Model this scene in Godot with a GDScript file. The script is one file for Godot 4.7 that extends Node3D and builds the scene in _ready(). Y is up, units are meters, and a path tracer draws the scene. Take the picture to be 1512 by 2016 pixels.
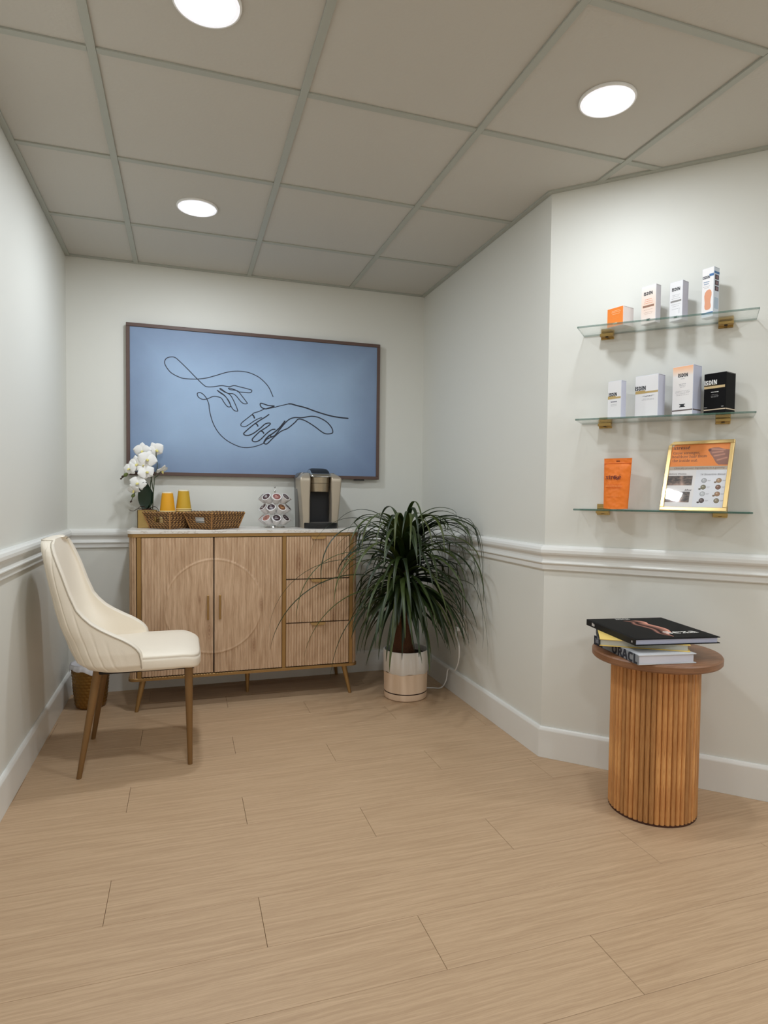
extends Node3D

# ---------------------------------------------------------------- helpers
var UA := Vector3.ZERO
var VA := Vector3.ZERO
var U0 := 0.0
var V0 := 0.0
var rng := RandomNumberGenerator.new()
var M := {}
const H := 2.37
const K := 0.70710678
const ROOM := [Vector2(-0.351, 4.9), Vector2(-0.351, -0.532), Vector2(1.704, -0.532), Vector2(1.704, 0.917), Vector2(3.0, 2.213), Vector2(3.0, 4.9)]

func surf() -> SurfaceTool:
	var st := SurfaceTool.new()
	st.begin(Mesh.PRIMITIVE_TRIANGLES)
	return st

func uvmap(ua: Vector3, va: Vector3, u0 := 0.0, v0 := 0.0) -> void:
	UA = ua; VA = va; U0 = u0; V0 = v0

func uvoff() -> void:
	UA = Vector3.ZERO; VA = Vector3.ZERO; U0 = 0.0; V0 = 0.0

func vert(st: SurfaceTool, p: Vector3) -> void:
	st.set_uv(Vector2(p.dot(UA) + U0, p.dot(VA) + V0))
	st.add_vertex(p)

# a triangle turned so that it faces away from the point «ins»
func tri(st: SurfaceTool, a: Vector3, b: Vector3, c: Vector3, ins: Vector3) -> void:
	var n := (b - a).cross(c - a)
	if n.length_squared() < 1e-16:
		return
	if n.dot((a + b + c) / 3.0 - ins) > 0.0:
		vert(st, a); vert(st, c); vert(st, b)
	else:
		vert(st, a); vert(st, b); vert(st, c)

func quad(st: SurfaceTool, a: Vector3, b: Vector3, c: Vector3, d: Vector3, ins: Vector3) -> void:
	tri(st, a, b, c, ins)
	tri(st, a, c, d, ins)

# a box with chamfered edges
func box(st: SurfaceTool, at: Vector3, size: Vector3, bev := 0.0, basis := Basis.IDENTITY) -> void:
	st.set_smooth_group(-1)
	var h := size / 2.0
	var b := minf(bev, minf(h.x, minf(h.y, h.z)) * 0.98)
	var ins := at
	var P := func(sx: float, sy: float, sz: float, ax: int) -> Vector3:
		var v := Vector3(sx * (h.x - b), sy * (h.y - b), sz * (h.z - b))
		v[ax] = (sx if ax == 0 else sy if ax == 1 else sz) * h[ax]
		return at + basis * v
	for ax in 3:
		for s in [-1.0, 1.0]:
			var q := []
			for uv in [[-1.0, -1.0], [1.0, -1.0], [1.0, 1.0], [-1.0, 1.0]]:
				var t := [0.0, 0.0, 0.0]
				t[ax] = s; t[(ax + 1) % 3] = uv[0]; t[(ax + 2) % 3] = uv[1]
				q.append(P.call(t[0], t[1], t[2], ax))
			quad(st, q[0], q[1], q[2], q[3], ins)
	if b <= 0.0:
		return
	for ax in 3:
		var a1 := (ax + 1) % 3
		var a2 := (ax + 2) % 3
		for s1 in [-1.0, 1.0]:
			for s2 in [-1.0, 1.0]:
				var t := [0.0, 0.0, 0.0]
				t[a1] = s1; t[a2] = s2
				t[ax] = -1.0
				var p0: Vector3 = P.call(t[0], t[1], t[2], a1)
				var p1: Vector3 = P.call(t[0], t[1], t[2], a2)
				t[ax] = 1.0
				var p2: Vector3 = P.call(t[0], t[1], t[2], a2)
				var p3: Vector3 = P.call(t[0], t[1], t[2], a1)
				quad(st, p0, p1, p2, p3, ins)
	for sx in [-1.0, 1.0]:
		for sy in [-1.0, 1.0]:
			for sz in [-1.0, 1.0]:
				tri(st, P.call(sx, sy, sz, 0), P.call(sx, sy, sz, 1), P.call(sx, sy, sz, 2), ins)

func centroid(r: Array) -> Vector3:
	var c := Vector3.ZERO
	for p in r:
		c += p
	return c / r.size()

# skin between rings of equal point counts
func loft(st: SurfaceTool, rings: Array, closed := true, cap0 := true, cap1 := true, group := 0) -> void:
	for i in rings.size() - 1:
		st.set_smooth_group(group)
		var a: Array = rings[i]
		var b: Array = rings[i + 1]
		var ins := (centroid(a) + centroid(b)) / 2.0
		var n := a.size()
		for k in (n if closed else n - 1):
			var j := (k + 1) % n
			quad(st, a[k], a[j], b[j], b[k], ins)
	st.set_smooth_group(-1)
	var mid := (centroid(rings[0]) + centroid(rings[-1])) / 2.0
	for e in [[cap0, 0], [cap1, rings.size() - 1]]:
		if e[0]:
			var r: Array = rings[e[1]]
			var c := centroid(r)
			for k in r.size():
				tri(st, c, r[k], r[(k + 1) % r.size()], mid)

# profile of (radius, height) turned round the y axis; hard where it bends sharply
func lathe(st: SurfaceTool, prof: Array, segs := 32, T := Transform3D.IDENTITY, inward := false) -> void:
	var g := 0
	for i in prof.size() - 1:
		var p: Vector2 = prof[i]
		var q: Vector2 = prof[i + 1]
		if i > 0:
			var d0: Vector2 = (p - prof[i - 1]).normalized()
			var d1: Vector2 = (q - p).normalized()
			if d0.dot(d1) < 0.82:
				g += 1
		st.set_smooth_group(g)
		var nrm := Vector2(q.y - p.y, p.x - q.x)
		for k in segs:
			var a0 := TAU * k / segs
			var a1 := TAU * (k + 1) / segs
			var c0 := Vector3(cos(a0), 0, sin(a0))
			var c1 := Vector3(cos(a1), 0, sin(a1))
			var v0 := T * (c0 * p.x + Vector3(0, p.y, 0))
			var v1 := T * (c1 * p.x + Vector3(0, p.y, 0))
			var v2 := T * (c1 * q.x + Vector3(0, q.y, 0))
			var v3 := T * (c0 * q.x + Vector3(0, q.y, 0))
			var am := (a0 + a1) / 2.0
			var m := (p + q) / 2.0
			var nn := Vector3(cos(am) * nrm.x, nrm.y, sin(am) * nrm.x)
			var ins := T * (Vector3(cos(am) * m.x, m.y, sin(am) * m.x) - nn.normalized() * 0.05)
			quad(st, v0, v1, v2, v3, ins)

func spline(pts: Array, per := 6) -> Array:
	var out := []
	for i in pts.size() - 1:
		var p0 = pts[maxi(i - 1, 0)]
		var p1 = pts[i]
		var p2 = pts[i + 1]
		var p3 = pts[mini(i + 2, pts.size() - 1)]
		for k in per:
			out.append(p1.cubic_interpolate(p2, p0, p3, float(k) / per))
	out.append(pts[-1])
	return out

func tube(st: SurfaceTool, pts: Array, r0: float, r1 := -1.0, sides := 8) -> void:
	if r1 < 0.0:
		r1 = r0
	var rings := []
	var up := Vector3.UP
	for i in pts.size():
		var d: Vector3 = (pts[mini(i + 1, pts.size() - 1)] - pts[maxi(i - 1, 0)]).normalized()
		if i == 0:
			up = Vector3.UP if absf(d.y) < 0.9 else Vector3.RIGHT
		var s := d.cross(up).normalized()
		up = s.cross(d).normalized()
		var r := lerpf(r0, r1, float(i) / maxi(pts.size() - 1, 1))
		var ring := []
		for k in sides:
			var a := TAU * k / sides
			ring.append(pts[i] + (s * cos(a) + up * sin(a)) * r)
		rings.append(ring)
	loft(st, rings)

func inset(poly: PackedVector2Array, d: float) -> PackedVector2Array:
	var out := PackedVector2Array()
	var area := 0.0
	var n := poly.size()
	for i in n:
		area += poly[i].cross(poly[(i + 1) % n])
	var sg := 1.0 if area > 0.0 else -1.0
	for i in n:
		var p := poly[i]
		var e0 := (p - poly[(i + n - 1) % n]).normalized()
		var e1 := (poly[(i + 1) % n] - p).normalized()
		var n0 := Vector2(-e0.y, e0.x) * sg
		var n1 := Vector2(-e1.y, e1.x) * sg
		var m := (n0 + n1)
		m = m / maxf(m.length_squared(), 0.2) * 2.0
		out.append(p + m * d)
	return out

# an upright prism over a polygon in (x, z); the edge at ye is chamfered by bev
func prism(st: SurfaceTool, poly: PackedVector2Array, yb: float, ye: float, bev := 0.0) -> void:
	st.set_smooth_group(-1)
	var n := poly.size()
	var c := Vector2.ZERO
	for p in poly:
		c += p / n
	var ins := Vector3(c.x, (yb + ye) / 2.0, c.y)
	var top := inset(poly, bev) if bev > 0.0 else poly
	var ym := ye - signf(ye - yb) * bev
	for i in n:
		var j := (i + 1) % n
		var e := (poly[j] - poly[i])
		var mid := (poly[i] + poly[j]) / 2.0
		var nn := Vector2(e.y, -e.x).normalized() * 0.01
		if Geometry2D.is_point_in_polygon(mid + nn, poly):
			nn = -nn
		var q := Vector3(mid.x - nn.x, (yb + ye) / 2.0, mid.y - nn.y)
		quad(st, Vector3(poly[i].x, yb, poly[i].y), Vector3(poly[j].x, yb, poly[j].y), Vector3(poly[j].x, ym, poly[j].y), Vector3(poly[i].x, ym, poly[i].y), q)
		if bev > 0.0:
			quad(st, Vector3(poly[i].x, ym, poly[i].y), Vector3(poly[j].x, ym, poly[j].y), Vector3(top[j].x, ye, top[j].y), Vector3(top[i].x, ye, top[i].y), q)
	for e in [[poly, yb], [top, ye]]:
		var idx := Geometry2D.triangulate_polygon(e[0])
		for t in range(0, idx.size(), 3):
			var a: Vector2 = e[0][idx[t]]
			var b: Vector2 = e[0][idx[t + 1]]
			var d: Vector2 = e[0][idx[t + 2]]
			tri(st, Vector3(a.x, e[1], a.y), Vector3(b.x, e[1], b.y), Vector3(d.x, e[1], d.y), Vector3((a.x + b.x + d.x) / 3.0, (yb + ye) / 2.0, (a.y + b.y + d.y) / 3.0))

# a moulding along one side of the room; prof is (distance out of the wall, height)
func moulding(st: SurfaceTool, i: int, prof: Array) -> void:
	st.set_smooth_group(-1)
	var a: Vector2 = ROOM[i]
	var b: Vector2 = ROOM[i + 1]
	var na := miter(i)
	var nb := miter(i + 1)
	var lo := 9.0
	var hi := -9.0
	for p in prof:
		lo = minf(lo, p.y); hi = maxf(hi, p.y)
	var nw := normal_of(i)
	var cm := (a + b) / 2.0 + nw * 0.004
	var n := prof.size()
	for k in n:
		var p: Vector2 = prof[k]
		var q: Vector2 = prof[(k + 1) % n]
		var a0 := a + na * p.x
		var a1 := a + na * q.x
		var b0 := b + nb * p.x
		var b1 := b + nb * q.x
		var m := (p + q) / 2.0
		var pn := Vector2(q.y - p.y, p.x - q.x).normalized() * 0.002
		# profile runs from the top of the wall down its face, so its outside lies to one side
		var inside := m + pn
		var mm := (a + b) / 2.0 + nw * inside.x
		quad(st, Vector3(a0.x, p.y, a0.y), Vector3(b0.x, p.y, b0.y), Vector3(b1.x, q.y, b1.y), Vector3(a1.x, q.y, a1.y), Vector3(mm.x, inside.y, mm.y))
	var ca := Vector3(cm.x, (lo + hi) / 2.0, cm.y)
	var ends := [[a, na], [b, nb]]
	for e in ends:
		var poly := PackedVector2Array(prof)
		var idx := Geometry2D.triangulate_polygon(poly)
		for t in range(0, idx.size(), 3):
			var w := []
			for s in 3:
				var p: Vector2 = poly[idx[t + s]]
				var g: Vector2 = e[0] + e[1] * p.x
				w.append(Vector3(g.x, p.y, g.y))
			tri(st, w[0], w[1], w[2], ca)

func normal_of(i: int) -> Vector2:
	var d: Vector2 = (ROOM[i + 1] - ROOM[i]).normalized()
	return Vector2(-d.y, d.x) * -1.0 if Geometry2D.is_point_in_polygon((ROOM[i] + ROOM[i + 1]) / 2.0 - Vector2(-d.y, d.x) * 0.05, PackedVector2Array(ROOM)) else Vector2(-d.y, d.x)

func miter(i: int) -> Vector2:
	if i == 0:
		return normal_of(0)
	if i == ROOM.size() - 1:
		return normal_of(i - 1)
	var m := normal_of(i - 1) + normal_of(i)
	return m / m.length_squared() * 2.0

func obj(called: String, st: SurfaceTool, m: Material, parent: Node = self, smooth := true) -> MeshInstance3D:
	if smooth:
		st.generate_normals()
	st.index()
	var o := MeshInstance3D.new()
	o.name = called
	o.mesh = st.commit()
	o.material_override = m
	parent.add_child(o, true)
	return o

func thing(called: String, label: String, category: String, at := Vector3.ZERO, turn := 0.0, group := "") -> Node3D:
	var o := Node3D.new()
	o.name = called
	add_child(o, true)
	o.position = at
	o.rotation.y = turn
	return tag(o, label, category, group)

func tag(o: Node3D, label: String, category: String, group := "") -> Node3D:
	o.set_meta("label", label)
	o.set_meta("category", category)
	if group:
		o.set_meta("group", group)
	return o

func struct(called: String, st: SurfaceTool, m: Material, label := "", category := "") -> MeshInstance3D:
	var o := obj(called, st, m)
	o.set_meta("kind", "structure")
	if label:
		o.set_meta("label", label)
		o.set_meta("category", category)
	return o

func dup(root: Node3D, at: Vector3, label := "", turn := 0.0) -> Node3D:
	var r: Node3D = root.duplicate()
	r.name = String(root.name).rstrip("0123456789_")
	add_child(r, true)
	r.position = at
	if turn != 0.0:
		r.rotation.y = turn
	if label:
		r.set_meta("label", label)
	return r

func letters(called: String, s: String, height: float, at: Vector3, m: Material, parent: Node, bold := true, wide := 1.0, serif := false, basis := Basis.IDENTITY) -> MeshInstance3D:
	var t := TextMesh.new()
	var f := SystemFont.new()
	f.font_names = PackedStringArray(["Droid Serif" if serif else "Droid Sans"])
	f.font_weight = 700 if bold else 400
	var fv := FontVariation.new()
	fv.base_font = f
	fv.variation_embolden = 0.75 if bold and not serif else 0.0
	t.font = fv
	t.text = s
	t.font_size = 96
	t.pixel_size = height / 69.0
	t.depth = 0.0003
	t.curve_step = 6.0
	var o := MeshInstance3D.new()
	o.name = called
	o.mesh = t
	o.material_override = m
	o.transform = Transform3D(basis.scaled_local(Vector3(wide, 1, 1)), at)
	parent.add_child(o, true)
	return o

func mat(c: Color, rough := 0.6, metal := 0.0) -> StandardMaterial3D:
	var m := StandardMaterial3D.new()
	m.albedo_color = c
	m.roughness = rough
	m.metallic = metal
	return m

func rgb(r: int, g: int, b: int) -> Color:
	return Color8(r, g, b)

func tex(im: Image) -> ImageTexture:
	return ImageTexture.create_from_image(im)

# wood grain running along the picture's width (along = true) or height; mirrored so that it repeats without a seam
func grain(w: int, h: int, sd: int, dark: Color, light: Color, along: bool, fine := 1.0, mirrored := true, bend := 14.0, across := 1.0) -> Image:
	var a := FastNoiseLite.new()
	a.seed = sd; a.frequency = 1.0; a.fractal_octaves = 3
	var b := FastNoiseLite.new()
	b.seed = sd + 9; b.frequency = 1.0; b.fractal_octaves = 2
	var im := Image.create(w, h, false, Image.FORMAT_RGB8)
	var hw := w / 2 if mirrored else w
	var hh := h / 2 if mirrored else h
	for y in hh:
		for x in hw:
			var l := float(x if along else y)
			var c := float(y if along else x)
			var warp := a.get_noise_2d(l * 0.005, c * 0.012) * bend
			var v := 0.5 + 0.42 * a.get_noise_2d(l * 0.004 * fine + 40.0, (c + warp) * 0.045 * fine * across) + 0.34 * b.get_noise_2d(l * 0.008 * fine, (c + warp * 0.5) * 0.22 * fine * across)
			v += 0.22 * b.get_noise_2d(l * 0.022 + 70.0, c * 0.7)
			var col := dark.lerp(light, clampf(v, 0.0, 1.0))
			im.set_pixel(x, y, col)
			if mirrored:
				im.set_pixel(w - 1 - x, y, col)
				im.set_pixel(x, h - 1 - y, col)
				im.set_pixel(w - 1 - x, h - 1 - y, col)
	return im

func wood(im: Image, scale: float, rough := 0.5) -> StandardMaterial3D:
	var m := mat(Color.WHITE, rough)
	m.albedo_texture = tex(im)
	m.uv1_triplanar = true
	m.uv1_scale = Vector3.ONE * scale
	return m

func relief(m: StandardMaterial3D, freq: float, scale: float, cm: float, sd := 3) -> void:
	var n := FastNoiseLite.new()
	n.seed = sd; n.frequency = freq; n.fractal_octaves = 2
	var t := NoiseTexture2D.new()
	t.width = 256; t.height = 256; t.seamless = true; t.noise = n
	m.heightmap_enabled = true
	m.heightmap_texture = t
	m.heightmap_scale = cm
	m.uv1_triplanar = true
	m.uv1_scale = Vector3.ONE * scale

# place in the angled wall's own terms: s along the wall from the corner, d out of it
func wall_at(s: float, d: float, y: float) -> Vector3:
	return Vector3(1.704 + (s - d) * K, y, 0.917 + (s + d) * K)

func smoothed(x: float, a: float, b: float) -> float:
	var t := clampf((x - a) / (b - a), 0.0, 1.0)
	return t * t * (3.0 - 2.0 * t)

func curve(pts: Array, x: float) -> float:
	if x <= pts[0].x:
		return pts[0].y
	for i in pts.size() - 1:
		if x <= pts[i + 1].x:
			return lerpf(pts[i].y, pts[i + 1].y, (x - pts[i].x) / (pts[i + 1].x - pts[i].x))
	return pts[-1].y

# ---------------------------------------------------------------- scene
func _ready() -> void:
	rng.seed = 77
	# camera
	var cam := Camera3D.new()
	cam.name = "camera"
	add_child(cam)
	cam.transform = Transform3D(Basis(Vector3(0.95053, 0.0113, 0.31041), Vector3(0.00077, 0.99925, -0.03873), Vector3(-0.31062, 0.03705, 0.94981)).orthonormalized(), Vector3(0.2492, 1.1106, 3.2272))
	var fpx := 1231.83
	cam.set_frustum(2016.0 / fpx * 0.05, Vector2((756.0 - 764.48) / fpx * 0.05, (1020.15 - 1008.0) / fpx * 0.05), 0.05, 60.0)
	cam.current = true
	# surroundings
	var we := WorldEnvironment.new()
	we.name = "surroundings"
	var env := Environment.new()
	env.background_mode = Environment.BG_COLOR
	env.background_color = Color(0.02, 0.02, 0.02)
	env.tonemap_mode = Environment.TONE_MAPPER_LINEAR
	env.tonemap_exposure = 1.04
	env.sdfgi_enabled = true
	env.ssao_enabled = true
	env.ssil_enabled = true
	we.environment = env
	add_child(we)

	make_materials()
	make_room()
	make_downlights()
	make_cabinet()
	make_chair()
	make_picture()
	make_plant()
	make_side_table()
	make_shelves()
	make_products()
	make_countertop_things()
	make_orchid()
	make_coffee()
	make_bin()
	make_outlet()

func make_materials() -> void:
	M.wall = mat(rgb(226, 225, 217), 0.55)
	M.trim = mat(rgb(233, 232, 227), 0.35)
	M.tile = mat(rgb(201, 197, 188), 0.95)
	relief(M.tile, 0.09, 3.0, 0.05)
	M.bar = mat(rgb(176, 178, 168), 0.5)
	M.gold = mat(rgb(162, 126, 76), 0.36, 0.5)
	M.brass = mat(rgb(188, 158, 100), 0.25, 0.85)
	M.bronze = mat(rgb(132, 98, 58), 0.36, 0.3)
	M.white = mat(rgb(236, 235, 232), 0.5)
	M.black = mat(rgb(22, 22, 24), 0.45)
	M.dark = mat(rgb(30, 24, 22), 0.7)
	M.chrome = mat(rgb(200, 198, 192), 0.2, 1.0)
	M.paper = mat(rgb(232, 230, 224), 0.8)
	var pf := grain(1024, 1024, 21, rgb(176, 145, 113), rgb(205, 174, 140), true, 0.55, false, 6.0, 2.6)
	M.plank = mat(Color.WHITE, 0.5)
	M.plank.albedo_texture = tex(pf)
	M.oak_v = wood(grain(512, 512, 5, rgb(166, 131, 98), rgb(218, 186, 152), false, 1.2, true, 6.0), 2.2, 0.5)
	var cab := grain(1100, 680, 33, rgb(176, 141, 109), rgb(220, 188, 156), false, 0.8, false, 9.0)
	add_knots(cab)
	M.oak_face = mat(Color.WHITE, 0.5)
	M.oak_face.albedo_texture = tex(cab)
	M.walnut_v = wood(grain(512, 512, 8, rgb(186, 126, 72), rgb(234, 178, 114), false, 1.4, true, 5.0), 2.6, 0.45)
	M.walnut_h = wood(grain(512, 512, 12, rgb(118, 80, 55), rgb(164, 118, 84), true, 1.0, true, 8.0), 2.4, 0.42)
	M.cream = mat(rgb(247, 236, 218), 0.5)
	relief(M.cream, 0.12, 14.0, 0.02, 6)
	M.frame = mat(rgb(92, 70, 62), 0.5)

func add_knots(im: Image) -> void:
	var w := im.get_width()
	var h := im.get_height()
	for k in [[0.72, 0.22, 26.0], [0.55, 0.5, 15.0], [0.33, 0.66, 20.0], [0.29, 0.45, 9.0], [0.52, 0.78, 16.0], [0.88, 0.6, 14.0], [0.9, 0.28, 10.0]]:
		var cx: float = k[0] * w
		var cy: float = k[1] * h
		var r: float = k[2]
		for y in range(maxi(0, int(cy - r * 3)), mini(h, int(cy + r * 3))):
			for x in range(maxi(0, int(cx - r)), mini(w, int(cx + r))):
				var d := Vector2((x - cx) / r, (y - cy) / (r * 3.0)).length()
				if d < 1.0:
					var ring := 0.5 + 0.5 * sin(d * 22.0)
					var t := (1.0 - d) * (0.3 + 0.35 * ring)
					im.set_pixel(x, y, im.get_pixel(x, y).lerp(rgb(128, 88, 60), t))

func wall_slab(i: int, called: String, label: String) -> void:
	var a: Vector2 = ROOM[i % 6]
	var b: Vector2 = ROOM[(i + 1) % 6]
	var d := (b - a).normalized()
	var n := Vector2(-d.y, d.x)
	if Geometry2D.is_point_in_polygon((a + b) / 2.0 + n * 0.05, PackedVector2Array(ROOM)):
		n = -n
	var st := surf()
	var ea := a
	var eb := b
	if i != 3 and i != 2:
		ea = a - d * 0.12
		eb = b + d * 0.12
	elif i == 2:
		ea = a - d * 0.12
	prism(st, PackedVector2Array([ea, eb, eb + n * 0.12, ea + n * 0.12]), -0.03, H + 0.12)
	struct(called, st, M.wall, label, "wall")

func make_room() -> void:
	wall_slab(0, "wall_left", "off-white painted wall on the left behind the cream chair")
	wall_slab(1, "wall_back", "off-white painted wall behind the wooden sideboard")
	wall_slab(2, "wall_right", "shaded off-white side wall behind the potted plant")
	wall_slab(3, "wall_angled", "bright angled wall carrying the glass shelves")
	wall_slab(4, "wall_far_right", "plain wall continuing out of frame on the right")
	wall_slab(5, "wall_front", "plain wall behind the photographer")
	# floor: a dark base and the planks on it
	var room := PackedVector2Array(ROOM)
	var st := surf()
	prism(st, PackedVector2Array([Vector2(-0.5, -0.7), Vector2(3.15, -0.7), Vector2(3.15, 5.05), Vector2(-0.5, 5.05)]), -0.06, -0.012)
	var fl := struct("floor", st, mat(rgb(92, 70, 52), 0.9), "floor of pale oak planks", "floor")
	var W := 0.1987
	var L := 1.185
	for r in range(-10, 19):
		var z0 := 1.322 + r * W
		if z0 > 4.9 or z0 + W < -0.53:
			continue
		var x0 := 0.051 + 0.3925 * r
		x0 -= ceilf((x0 + 0.4) / L) * L
		while x0 < 3.0:
			var rect := PackedVector2Array([Vector2(x0 + 0.0005, z0 + 0.0004), Vector2(x0 + L - 0.0005, z0 + 0.0004), Vector2(x0 + L - 0.0005, z0 + W - 0.0004), Vector2(x0 + 0.0005, z0 + W - 0.0004)])
			for poly in Geometry2D.intersect_polygons(rect, room):
				var s := surf()
				var strip := rng.randi_range(0, 4)
				uvmap(Vector3(1.0 / L, 0, 0), Vector3(0, 0, 0.2 / W), -x0 / L, -z0 * 0.2 / W + 0.2 * strip)
				prism(s, poly, -0.012, 0.0, 0.0007)
				uvoff()
				obj("plank", s, M.plank, fl)
			x0 += L
	# ceiling: a slab above, and tiles in a hung grid of bars
	st = surf()
	prism(st, PackedVector2Array([Vector2(-0.5, -0.7), Vector2(3.15, -0.7), Vector2(3.15, 5.05), Vector2(-0.5, 5.05)]), H + 0.12, H + 0.06)
	var ce := struct("ceiling", st, M.tile, "hung ceiling of beige tiles in a grid of bars", "ceiling")
	var T := 0.6096
	var inner := inset(room, 0.003)
	for i in range(-1, 6):
		for j in range(-1, 9):
			var x := i * T
			var z := j * T
			var rect := PackedVector2Array([Vector2(x + 0.006, z + 0.006), Vector2(x + T - 0.006, z + 0.006), Vector2(x + T - 0.006, z + T - 0.006), Vector2(x + 0.006, z + T - 0.006)])
			for poly in Geometry2D.intersect_polygons(rect, inner):
				var s := surf()
				prism(s, poly, H + 0.02, H + 0.004)
				obj("ceiling_tile", s, M.tile, ce)
	var bars := []
	for i in range(0, 5):
		bars.append([Vector2(i * T - 0.012, -0.532), Vector2(i * T + 0.012, 4.9), 0.0])
	for j in range(0, 9):
		for i in range(-1, 5):
			bars.append([Vector2(i * T + 0.0125, j * T - 0.012), Vector2((i + 1) * T - 0.0125, j * T + 0.012), 0.0012])
	for b in bars:
		var lo: Vector2 = b[0]
		var hi: Vector2 = b[1]
		for poly in Geometry2D.intersect_polygons(PackedVector2Array([lo, Vector2(hi.x, lo.y), hi, Vector2(lo.x, hi.y)]), inner):
			var s := surf()
			prism(s, poly, H + 0.0035, H - 0.003 + b[2], 0.0008)
			obj("ceiling_bar", s, M.bar, ce)
	for i in 5:
		var s := surf()
		moulding(s, i, [Vector2(0.0005, H + 0.0045), Vector2(0.0005, H - 0.0025), Vector2(0.0015, H - 0.0036), Vector2(0.021, H - 0.0036), Vector2(0.022, H - 0.0025), Vector2(0.022, H + 0.0045)])
		obj("edge_trim", s, M.bar, ce)
	# mouldings
	var names := ["left", "back", "right", "angled", "far_right"]
	var rail := [Vector2(0.0005, 0.907), Vector2(0.011, 0.907), Vector2(0.014, 0.903), Vector2(0.021, 0.898), Vector2(0.025, 0.888), Vector2(0.025, 0.876), Vector2(0.022, 0.869), Vector2(0.0145, 0.862), Vector2(0.0115, 0.855), Vector2(0.0115, 0.848), Vector2(0.015, 0.838), Vector2(0.0175, 0.835), Vector2(0.0175, 0.831), Vector2(0.013, 0.828), Vector2(0.010, 0.823), Vector2(0.010, 0.806), Vector2(0.0075, 0.802), Vector2(0.0005, 0.801)]
	var base := [Vector2(0.0005, 0.131), Vector2(0.007, 0.131), Vector2(0.0105, 0.127), Vector2(0.014, 0.120), Vector2(0.015, 0.116), Vector2(0.015, 0.0005), Vector2(0.0005, 0.0005)]
	for i in 5:
		var s := surf()
		moulding(s, i, rail)
		var o := struct("trim_%d" % (i + 1), s, M.trim)
		o.set_meta("label", ["white chair rail along the left wall", "white chair rail behind the sideboard", "white chair rail behind the plant", "white chair rail below the glass shelves", "white chair rail out of frame on the right"][i])
		s = surf()
		moulding(s, i, base)
		o = struct("baseboard_" + names[i], s, M.trim)
		o.set_meta("label", ["white baseboard along the left wall", "white baseboard behind the sideboard", "white baseboard behind the plant pot", "white baseboard behind the round side table", "white baseboard out of frame on the right"][i])

func make_downlights() -> void:
	var glow := mat(rgb(255, 252, 244), 0.4)
	glow.emission_enabled = true
	glow.emission = rgb(255, 250, 240)
	glow.emission_energy_multiplier = 2.6
	var T := 0.6096
	var spots := [[0, 0, 1.0, "round white downlight nearest the back wall, above the sideboard"], [2, 2, 0.68, "round white downlight on the right above the glass shelves"], [0, 2, 1.06, "round white downlight cut off by the top of the photo"],
		[4, 4, 1.0, ""], [0, 6, 0.95, ""], [2, 6, 0.95, ""], [4, 6, 0.95, ""]]
	var first: Node3D
	for s in spots:
		var at := Vector3((s[0] + 0.5) * T + (0.002 if s[0] == 0 else 0.005), H, (s[1] + 0.5) * T - 0.02)
		var o: Node3D
		var lab: String = s[3] if s[3] else "round white downlight in the ceiling behind the camera"
		if first == null:
			o = thing("ceiling_light", lab, "light", at, 0.0, "round downlights in the ceiling")
			first = o
			var st := surf()
			lathe(st, [Vector2(0.0, 0.0035), Vector2(0.088, 0.0035), Vector2(0.0885, 0.0005), Vector2(0.087, -0.0035), Vector2(0.0845, -0.0045), Vector2(0.0825, -0.0045), Vector2(0.082, -0.001)], 48)
			obj("trim_ring", st, mat(rgb(244, 243, 240), 0.4), o)
			st = surf()
			lathe(st, [Vector2(0.0, -0.0035), Vector2(0.072, -0.0035), Vector2(0.0725, -0.001), Vector2(0.0, -0.001)], 48)
			obj("light_diffuser", st, glow, o)
			st = surf()
			lathe(st, [Vector2(0.0725, -0.001), Vector2(0.0728, -0.0048), Vector2(0.0765, -0.0052), Vector2(0.0815, -0.0040), Vector2(0.0818, -0.001)], 48)
			var rim := mat(rgb(246, 246, 250), 0.4)
			rim.emission_enabled = true
			rim.emission = rgb(246, 247, 255)
			rim.emission_energy_multiplier = 0.62
			obj("light_lens_edge", st, rim, o)
		else:
			o = dup(first, at, lab)
			for c in o.get_children():
				if c is AreaLight3D:
					o.remove_child(c)
					c.free()
		if not s[3]:
			o.set_meta("group", "downlights behind the camera")
		var l := AreaLight3D.new()
		l.name = "lamp"
		l.area_size = Vector2(0.11, 0.11)
		l.light_color = Color(0.935, 0.967, 1.0)
		l.light_energy = s[2]
		l.area_range = 12.0
		l.area_attenuation = 2.0
		l.shadow_enabled = true
		l.rotation.x = -PI / 2.0
		l.position.y = -0.0075
		o.add_child(l)

func reed_z(t: float) -> float:
	# rounded reed, t from 0 to 1 across
	return 0.0046 * sqrt(maxf(0.0, 1.0 - pow(2.0 * t - 1.0, 2.0)))

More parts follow.
